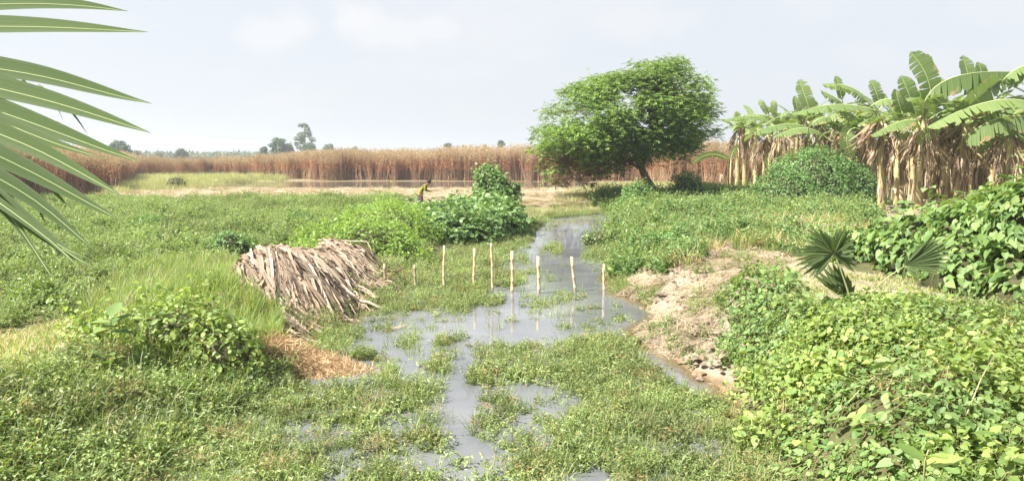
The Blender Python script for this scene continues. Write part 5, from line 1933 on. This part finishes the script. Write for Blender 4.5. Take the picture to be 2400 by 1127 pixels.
# ------------------------------------------------------------------ palms
def folded_blade(pts, width, fold_dir, tip=.0, n=12, base=.35, peak=.35):
    """a palm segment folded along its midrib; fold_dir: vector roughly normal to the blade"""
    C = np.array(pts, float)
    d = np.r_[0, np.cumsum(np.linalg.norm(np.diff(C, axis=0), axis=1))]
    ts = np.linspace(0, 1, n + 1)
    P = np.stack([np.interp(ts * d[-1], d, C[:, k]) for k in range(3)], 1)
    for _ in range(2):
        P[1:-1] = (P[:-2] + 2 * P[1:-1] + P[2:]) / 4
    T = np.gradient(P, axis=0); T /= np.linalg.norm(T, axis=1)[:, None]
    V, F, UV = [], [], []
    for q in range(n + 1):
        t = ts[q]
        w = width * (base + (1 - base) * min(1, t / peak)) * max(.015, 1 - max(0, (t - peak) / (1 - peak)) ** 1.5)
        s = np.cross(T[q], fold_dir); s /= np.linalg.norm(s)
        up = np.cross(s, T[q])
        V += [P[q] + s * w / 2 + up * w * .16, P[q], P[q] - s * w / 2 + up * w * .16]
        UV += [(.05 * t, .6), (.05 * t + .5, 0), (.05 * t, .6)]
    for q in range(n):
        b = 3 * q
        F += [(b, b + 1, b + 4, b + 3), (b + 1, b + 2, b + 5, b + 4)]
    return np.array(V), np.array(F), np.array(UV), P


def blade_mesh(V, F, UV, P, rib, name='segment'):
    return leaf_mesh(name, V, F, UV, P, rib, M_palm, M_palmrib)


M_palmrib = leaf_mat('palm_midrib', [(.30, .36, .14), (.40, .44, .20)], .1, .4, .1)


def near_palm():
    hub = atY(-430, 60, 1.75)
    t = thing('palm_frond', hub, 'near fan palm leaf reaching in from the left edge against the sky', 'palm leaf')
    # (points from hub side to tip, width in pixels at its broadest, distance)
    L = [([(-60, 12), (90, 8), (210, 15), (300, 27)], 44, 1.55), ([(-60, 62), (120, 64), (240, 70), (348, 76)], 42, 1.5),
         ([(-80, 150), (100, 178), (240, 215), (300, 232), (356, 243)], 46, 1.45),
         ([(-80, 190), (100, 232), (220, 268), (310, 298), (354, 312)], 50, 1.5),
         ([(-80, 235), (80, 290), (200, 335), (290, 368), (330, 379)], 52, 1.45),
         ([(-80, 250), (60, 310), (150, 345), (246, 372)], 40, 1.62),
         ([(-80, 285), (80, 345), (180, 400), (260, 445), (290, 462)], 52, 1.4),
         ([(-80, 330), (80, 405), (170, 455), (250, 500), (286, 518)], 52, 1.45),
         ([(-80, 380), (60, 450), (130, 505), (190, 560), (228, 592)], 50, 1.5),
         ([(-80, 415), (50, 505), (120, 565), (180, 612), (226, 630)], 52, 1.42),
         ([(-80, 440), (40, 500), (95, 550), (150, 590), (208, 606)], 30, 1.5),
         ([(-60, 420), (30, 505), (80, 580), (110, 640), (138, 672)], 26, 1.38),
         ([(-60, 440), (40, 500), (110, 560), (170, 600), (196, 640)], 30, 1.46)]
    for i, (pts, w, d) in enumerate(L):
        rng = np.random.default_rng(60 + i)
        d = 1.66 - .035 * i                      # each lower segment a little nearer, as the fan tilts
        W3 = [atY(p[0], p[1], d * (1 - .02 * k)) for k, p in enumerate(pts)]
        first = hub + (W3[0] - hub) * .12
        C = np.array([first] + W3) - hub
        V, F, UV, P = folded_blade(C, w * d / F_PX * 1.32, np.array([-.15, -1, .75 + rng.uniform(-.25, .25)]), n=22, base=.3, peak=.5)
        obj('segment', blade_mesh(V, F, UV, P, .0016), t)
    # narrow ribbons that hang behind
    R = [([(0, 135), (40, 160), (60, 205), (130, 235), (150, 288)], 6), ([(90, 200), (150, 240), (190, 290), (208, 320)], 7), ([(-30, 230), (40, 250), (100, 275), (142, 288)], 9),
         ([(120, 440), (140, 462), (158, 482)], 9), ([(92, 490), (100, 510), (108, 525)], 5)]
    for i, (pts, w) in enumerate(R):
        C = np.array([atY(p[0], p[1], 1.75) for p in pts]) - hub
        V, F, UV, P = folded_blade(C, w * 1.75 / F_PX, np.array([.2, -1, .1]), n=10, base=.6, peak=.3)
        obj('ribbon', blade_mesh(V, F, UV, P, .0006, 'ribbon'), t)
    g = Geo()
    a = hub
    g.tube([np.array([-.25, .2, -1.6]), np.array([-.12, .08, -.6]), np.zeros(3)], [.02, .017, .014], 8)
    obj('petiole', g.mesh('petiole', [M_palmrib]), t)


near_palm()


def fan_palm():
    base = at(1990, 708, .62)
    D = base[1]
    t = thing('fan_palm', base, 'young fan palm with four spread leaves on the sandy ground behind the vines', 'palm')
    W = lambda px, py, dy=0: atY(px, py, D + dy) - base

    def fan(hub, dy, tips, width, droop, fd, seed, joined=.5):
        rng = np.random.default_rng(seed)
        h = W(*hub, dy)
        e = obj('leaf', None, t)
        e.location = h
        for i, (tx, ty, tdy) in enumerate(tips):
            tip = W(tx, ty, dy + tdy)
            v = tip - h
            mid = h + v * .55 + [0, 0, droop * np.linalg.norm(v)] 
            C = np.array([h, h + v * .28 + [0, 0, droop * .6 * np.linalg.norm(v)], mid, tip]) - h
            V, F, UV, P = folded_blade(C, width * rng.uniform(.85, 1.1), fd + rng.normal(0, .12, 3), n=10, base=.10, peak=joined)
            obj('segment', blade_mesh(V, F, UV, P, .003), e)
        return e
    # centre leaf, seen face on
    tips = []
    for a, r in [(-38, 62), (-25, 60), (-12, 50), (0, 52), (10, 50), (22, 55), (34, 62), (48, 66), (58, 68), (66, 68), (74, 66), (84, 62), (96, 42), (106, 48), (114, 60), (122, 72), (130, 80), (137, 88), (146, 78),
                 (154, 74), (162, 82), (170, 96), (178, 110), (186, 96), (194, 98), (202, 92), (211, 90), (220, 80), (227, 74)]:
        tips.append((1955 + r * math.cos(math.radians(a)), 595 - r * math.sin(math.radians(a)) + (6 if a > 160 or a < 10 else 0), random.uniform(-.25, .1)))
    fan((1955, 596), -.1, tips, .085, .03, np.array([0, -1, .25]), 1)
    # lower leaf, half closed, standing behind the stem
    tips = [(1903, 640, .1), (1912, 632, .1), (1925, 622, .1), (1938, 615, .1), (1950, 612, .1), (1962, 612, .1), (1972, 622, .1), (1986, 640, .1), (1995, 655, .1), (2004, 668, .05), (1990, 650, 0)]
    fan((1982, 702), .12, tips, .10, .02, np.array([0, -1, .1]), 2, .55)
    # right leaf, swept to the right
    tips = []
    for a, r in [(48, 85), (42, 105), (37, 112), (31, 110), (26, 118), (20, 120), (14, 120), (8, 118), (2, 116), (-4, 108), (-9, 96), (-14, 85), (-30, 60), (-45, 48), (-95, 34), (80, 30)]:
        tips.append((2120 + r * math.cos(math.radians(a)), 624 - r * math.sin(math.radians(a)), -.2 * math.cos(math.radians(a))))
    fan((2120, 624), -.3, tips, .075, .05, np.array([-.2, -1, .5]), 3, .55)
    # small drooping leaf at the left
    tips = [(1768, 652, 0), (1772, 660, 0), (1778, 670, 0), (1785, 680, 0), (1796, 688, 0), (1808, 692, 0), (1820, 692, 0), (1780, 648, 0), (1792, 646, 0)]
    fan((1828, 658), -.3, tips, .09, .10, np.array([0, -1, .8]), 4, .5)
    for name_, pts, r in [('petiole', [(1995, 708, 0), (1980, 660, -.05), (1957, 597, -.1)], .018), ('petiole', [(2030, 712, 0), (2060, 668, -.2), (2120, 624, -.3)], .016),
                          ('petiole', [(1940, 700, 0), (1890, 672, -.2), (1828, 658, -.3)], .013)]:
        g = Geo(); P3 = [W(*p) for p in pts]
        # smooth arc
        s = np.linspace(0, 1, 9)[:, None]
        C = (1 - s) ** 2 * P3[0] + 2 * s * (1 - s) * (2 * P3[1] - .5 * (P3[0] + P3[2])) + s ** 2 * P3[2]
        g.tube(C, np.linspace(r, r * .55, 9), 6)
        obj(name_, g.mesh('petiole', [M_palmrib], True), t)


fan_palm()


# ------------------------------------------------------------------ person in the field
def cloth_mat(name, c, rough=.85):
    return rough_mat(name, tuple(v * .85 for v in c), c, 30, rough, .2, rnd=.02)


M_skin = rough_mat('skin', (.20, .10, .06), (.24, .125, .075), 12, .5, .0, rnd=.0)
M_shirt = cloth_mat('olive_shirt', (.22, .215, .035))
M_lungi = cloth_mat('dark_cloth', (.08, .07, .09))
M_hair = rough_mat('hair', (.010, .008, .007), (.022, .016, .013), 60, .5, .4, rnd=.0)


def skin_mesh(name, verts, edges, radii, mat, root=0, sub=2):
    me = bpy.data.meshes.new(name)
    me.from_pydata(verts, edges, [])
    o = bpy.data.objects.new(name, me)
    COL.objects.link(o)
    sk = o.modifiers.new('skin', 'SKIN')
    sk.use_smooth_shade = True
    sub_ = o.modifiers.new('sub', 'SUBSURF'); sub_.levels = sub; sub_.render_levels = sub
    for i, r in enumerate(radii):
        r = r if isinstance(r, tuple) else (r, r)
        me.skin_vertices[0].data[i].radius = r
    me.skin_vertices[0].data[root].use_root = True
    dg = bpy.context.evaluated_depsgraph_get()
    m2 = bpy.data.meshes.new_from_object(o.evaluated_get(dg))
    bpy.data.objects.remove(o)
    m2.materials.clear(); m2.materials.append(mat)
    m2.name = name
    return m2


def lean(v, a=math.radians(16), zp=.86):
    x, y, z = v
    if z <= zp:
        return v
    return (x * math.cos(a) + (z - zp) * math.sin(a), y, zp - x * math.sin(a) + (z - zp) * math.cos(a))


def person():
    p = atY(985, 470, 39.5)
    x0, y0 = p[0], 39.5
    z0 = float(height(np.array([x0]), np.array([y0]))[0])
    t = thing('person', (x0, y0, z0), 'person in an olive shirt bending forward over their hands behind the squash vine', 'person')
    # faces +x (right); body leans forward
    V = [(0, 0, .86),                                   # 0 pelvis
         (.03, 0, 1.02), (.10, 0, 1.16), (.19, 0, 1.29),   # 1 waist 2 chest 3 upper chest
         (.235, 0, 1.37), (.275, 0, 1.42),                 # 4 neck 5 head base
         (.30, 0, 1.50), (.315, 0, 1.57),                  # 6 head 7 crown
         (.17, -.18, 1.29), (.23, -.22, 1.06), (.42, -.13, 1.05), (.49, -.11, 1.07),   # 8 shoulder 9 elbow 10 wrist 11 palm (camera side)
         (.17, .18, 1.29), (.24, .22, 1.06), (.43, .08, 1.07), (.50, .05, 1.09),
         (.0, -.09, .82), (.07, -.11, .46), (-.02, -.12, .09), (.12, -.13, .04),
         (.0, .09, .82), (-.03, .11, .46), (-.14, .12, .09), (.0, .13, .04)]
    E = [(0, 1), (1, 2), (2, 3), (3, 4), (4, 5), (5, 6), (6, 7), (3, 8), (8, 9), (9, 10), (10, 11), (3, 12), (12, 13), (13, 14), (14, 15),
         (0, 16), (16, 17), (17, 18), (18, 19), (0, 20), (20, 21), (21, 22), (22, 23)]
    R = [(.12, .10), (.11, .09), (.13, .10), (.12, .09), .05, .06, (.085, .10), (.07, .075), .058, .042, .028, (.030, .02), .058, .042, .028, (.030, .02),
         .09, .062, .040, .035, .09, .062, .040, .035]
    # five fingers on each hand, rooted in the palm
    for (w, sg) in ((11, -1), (15, 1)):
        b = np.array(V[w])
        for f in range(4):
            off = (f - 1.5) * .018
            i0 = len(V)
            V += [tuple(b + [.04, off, .0]), tuple(b + [.075 + (.01 if f in (1, 2) else 0), off, -.008]), tuple(b + [.09, off * .9, -.035])]
            E += [(w, i0), (i0, i0 + 1), (i0 + 1, i0 + 2)]
            R += [.010, .009, .007]
        i0 = len(V)
        V += [tuple(b + [.015, -sg * .035, .0]), tuple(b + [.05, -sg * .04, -.015])]
        E += [(w, i0), (i0, i0 + 1)]
        R += [.012, .009]
    # ears and nose, chin
    i0 = len(V)
    V += [(.375, 0, 1.485)]; E += [(6, i0)]; R += [.012]
    V += [(.30, -.088, 1.50)]; E += [(6, i0 + 1)]; R += [.016]
    V += [(.30, .088, 1.50)]; E += [(6, i0 + 2)]; R += [.016]
    V += [(.345, 0, 1.435)]; E += [(5, i0 + 3)]; R += [.035]
    obj('body', skin_mesh('body', [lean(v) for v in V], E, R, M_skin), t)
    # shirt: torso and long sleeves, rolled just above the wrist
    SV = [(0, 0, .74), (.01, 0, .88), (.03, 0, 1.02), (.10, 0, 1.16), (.185, 0, 1.30), (.225, 0, 1.355),
          (.165, -.19, 1.28), (.225, -.225, 1.06), (.38, -.155, 1.05), (.165, .19, 1.28), (.235, .225, 1.06), (.39, .11, 1.065)]
    SE = [(0, 1), (1, 2), (2, 3), (3, 4), (4, 5), (4, 6), (6, 7), (7, 8), (4, 9), (9, 10), (10, 11)]
    SR = [(.17, .135), (.155, .125), (.14, .115), (.155, .125), (.135, .11), .065, .075, .058, .042, .075, .058, .042]
    obj('shirt', skin_mesh('shirt', [lean(v) for v in SV], SE, SR, M_shirt, 1), t)
    LV = [(0, 0, .86), (.01, 0, .6), (-.02, 0, .36), (-.03, 0, .22)]
    obj('lungi', skin_mesh('lungi', LV, [(0, 1), (1, 2), (2, 3)], [(.165, .13), (.19, .16), (.20, .17), (.20, .17)], M_lungi, 0), t)
    g = Geo()
    # hair cap: sits on the back and top of the skull
    la, lo = 8, 14
    VV = []
    for a in range(la + 1):
        th = math.pi * .62 * a / la
        for b in range(lo):
            ph = 2 * math.pi * b / lo
            d = np.array([math.sin(th) * math.cos(ph), math.sin(th) * math.sin(ph), math.cos(th)])
            c, s_ = math.cos(-.25), math.sin(-.25)
            d = np.array([d[0] * c + d[2] * s_, d[1], -d[0] * s_ + d[2] * c])
            VV.append(np.array(lean((.295, 0, 1.525))) + d * [.112, .103, .118] * (1 + .05 * math.sin(ph * 5 + th * 4)))
    g.add(VV, [(a * lo + b, (a + 1) * lo + b, (a + 1) * lo + (b + 1) % lo, a * lo + (b + 1) % lo) for a in range(la) for b in range(lo)])
    obj('hair', g.mesh('hair', [M_hair], True), t)


person()


# ------------------------------------------------------------------ birds on the stalks
def birds():
    g = Geo()
    g.tube([(-.10, 0, -.06), (-.05, 0, .0), (0, 0, .03), (.05, 0, .07), (.09, 0, .11), (.12, 0, .11), (.15, 0, .10)], [.01, .03, .048, .042, .03, .022, .003], 8)
    body = g.mesh('body', [M_hair], True)
    g = Geo(); g.add([(-.06, -.02, 0), (-.06, .02, 0), (-.22, .03, -.10), (-.22, -.03, -.10)], [(0, 1, 2, 3)])
    tail = g.mesh('tail', [M_hair])
    for px, py, d, lab in [(259, 408, 62, 'small black bird perched left of a twin in the dry stalks at far left'), (269, 409, 62, 'small black bird perched right of its twin in the dry stalks'),
                           (188, 436, 55, 'small black bird low in the stalks seen between the palm segments'), (277, 389, 63, 'small black bird perched highest on the far left stalks')]:
        p = atY(px, py, d - 2.5)
        t = thing('bird', p, lab, 'bird', 'birds on the dry stalks')
        obj('body', body, t); obj('tail', tail, t)
        z = float(height(np.array([p[0]]), np.array([p[1]]))[0])
        g = Geo(); g.tube([(0, 0, z - p[2]), (.05, 0, (z - p[2]) / 2), (0, 0, -.02)], [.018, .014, .008], 4)
        obj('stalk', g.mesh('perch_stalk', [M_jstalk]), loc=p, label='dry stalk under the ' + lab[6:].split(' in ')[0].split(' seen')[0], cat='stalk', group='perch stalks')
        t.rotation_euler.z = random.uniform(-.8, .8)


birds()

# ------------------------------------------------------------------ haze
def haze():
    g = Geo()
    x, y0, y1, z0, z1 = 2700., -60., 5400., -2.0, 40.
    V = [(-x, y0, z0), (x, y0, z0), (x, y1, z0), (-x, y1, z0), (-x, y0, z1), (x, y0, z1), (x, y1, z1), (-x, y1, z1)]
    g.add(V, [(0, 3, 2, 1), (4, 5, 6, 7), (0, 1, 5, 4), (1, 2, 6, 5), (2, 3, 7, 6), (3, 0, 4, 7)])
    m, N, L = new_mat('haze_air')
    out = N.new('ShaderNodeOutputMaterial')
    pv = N.new('ShaderNodeVolumePrincipled')
    pv.inputs['Color'].default_value = (.82, .88, .96, 1)
    pv.inputs['Density'].default_value = .0007
    pv.inputs['Anisotropy'].default_value = .3
    L.new(pv.outputs[0], out.inputs['Volume'])
    obj('haze', g.mesh('haze', [m]), label='pale humid air over the plain', kind='stuff')


haze()
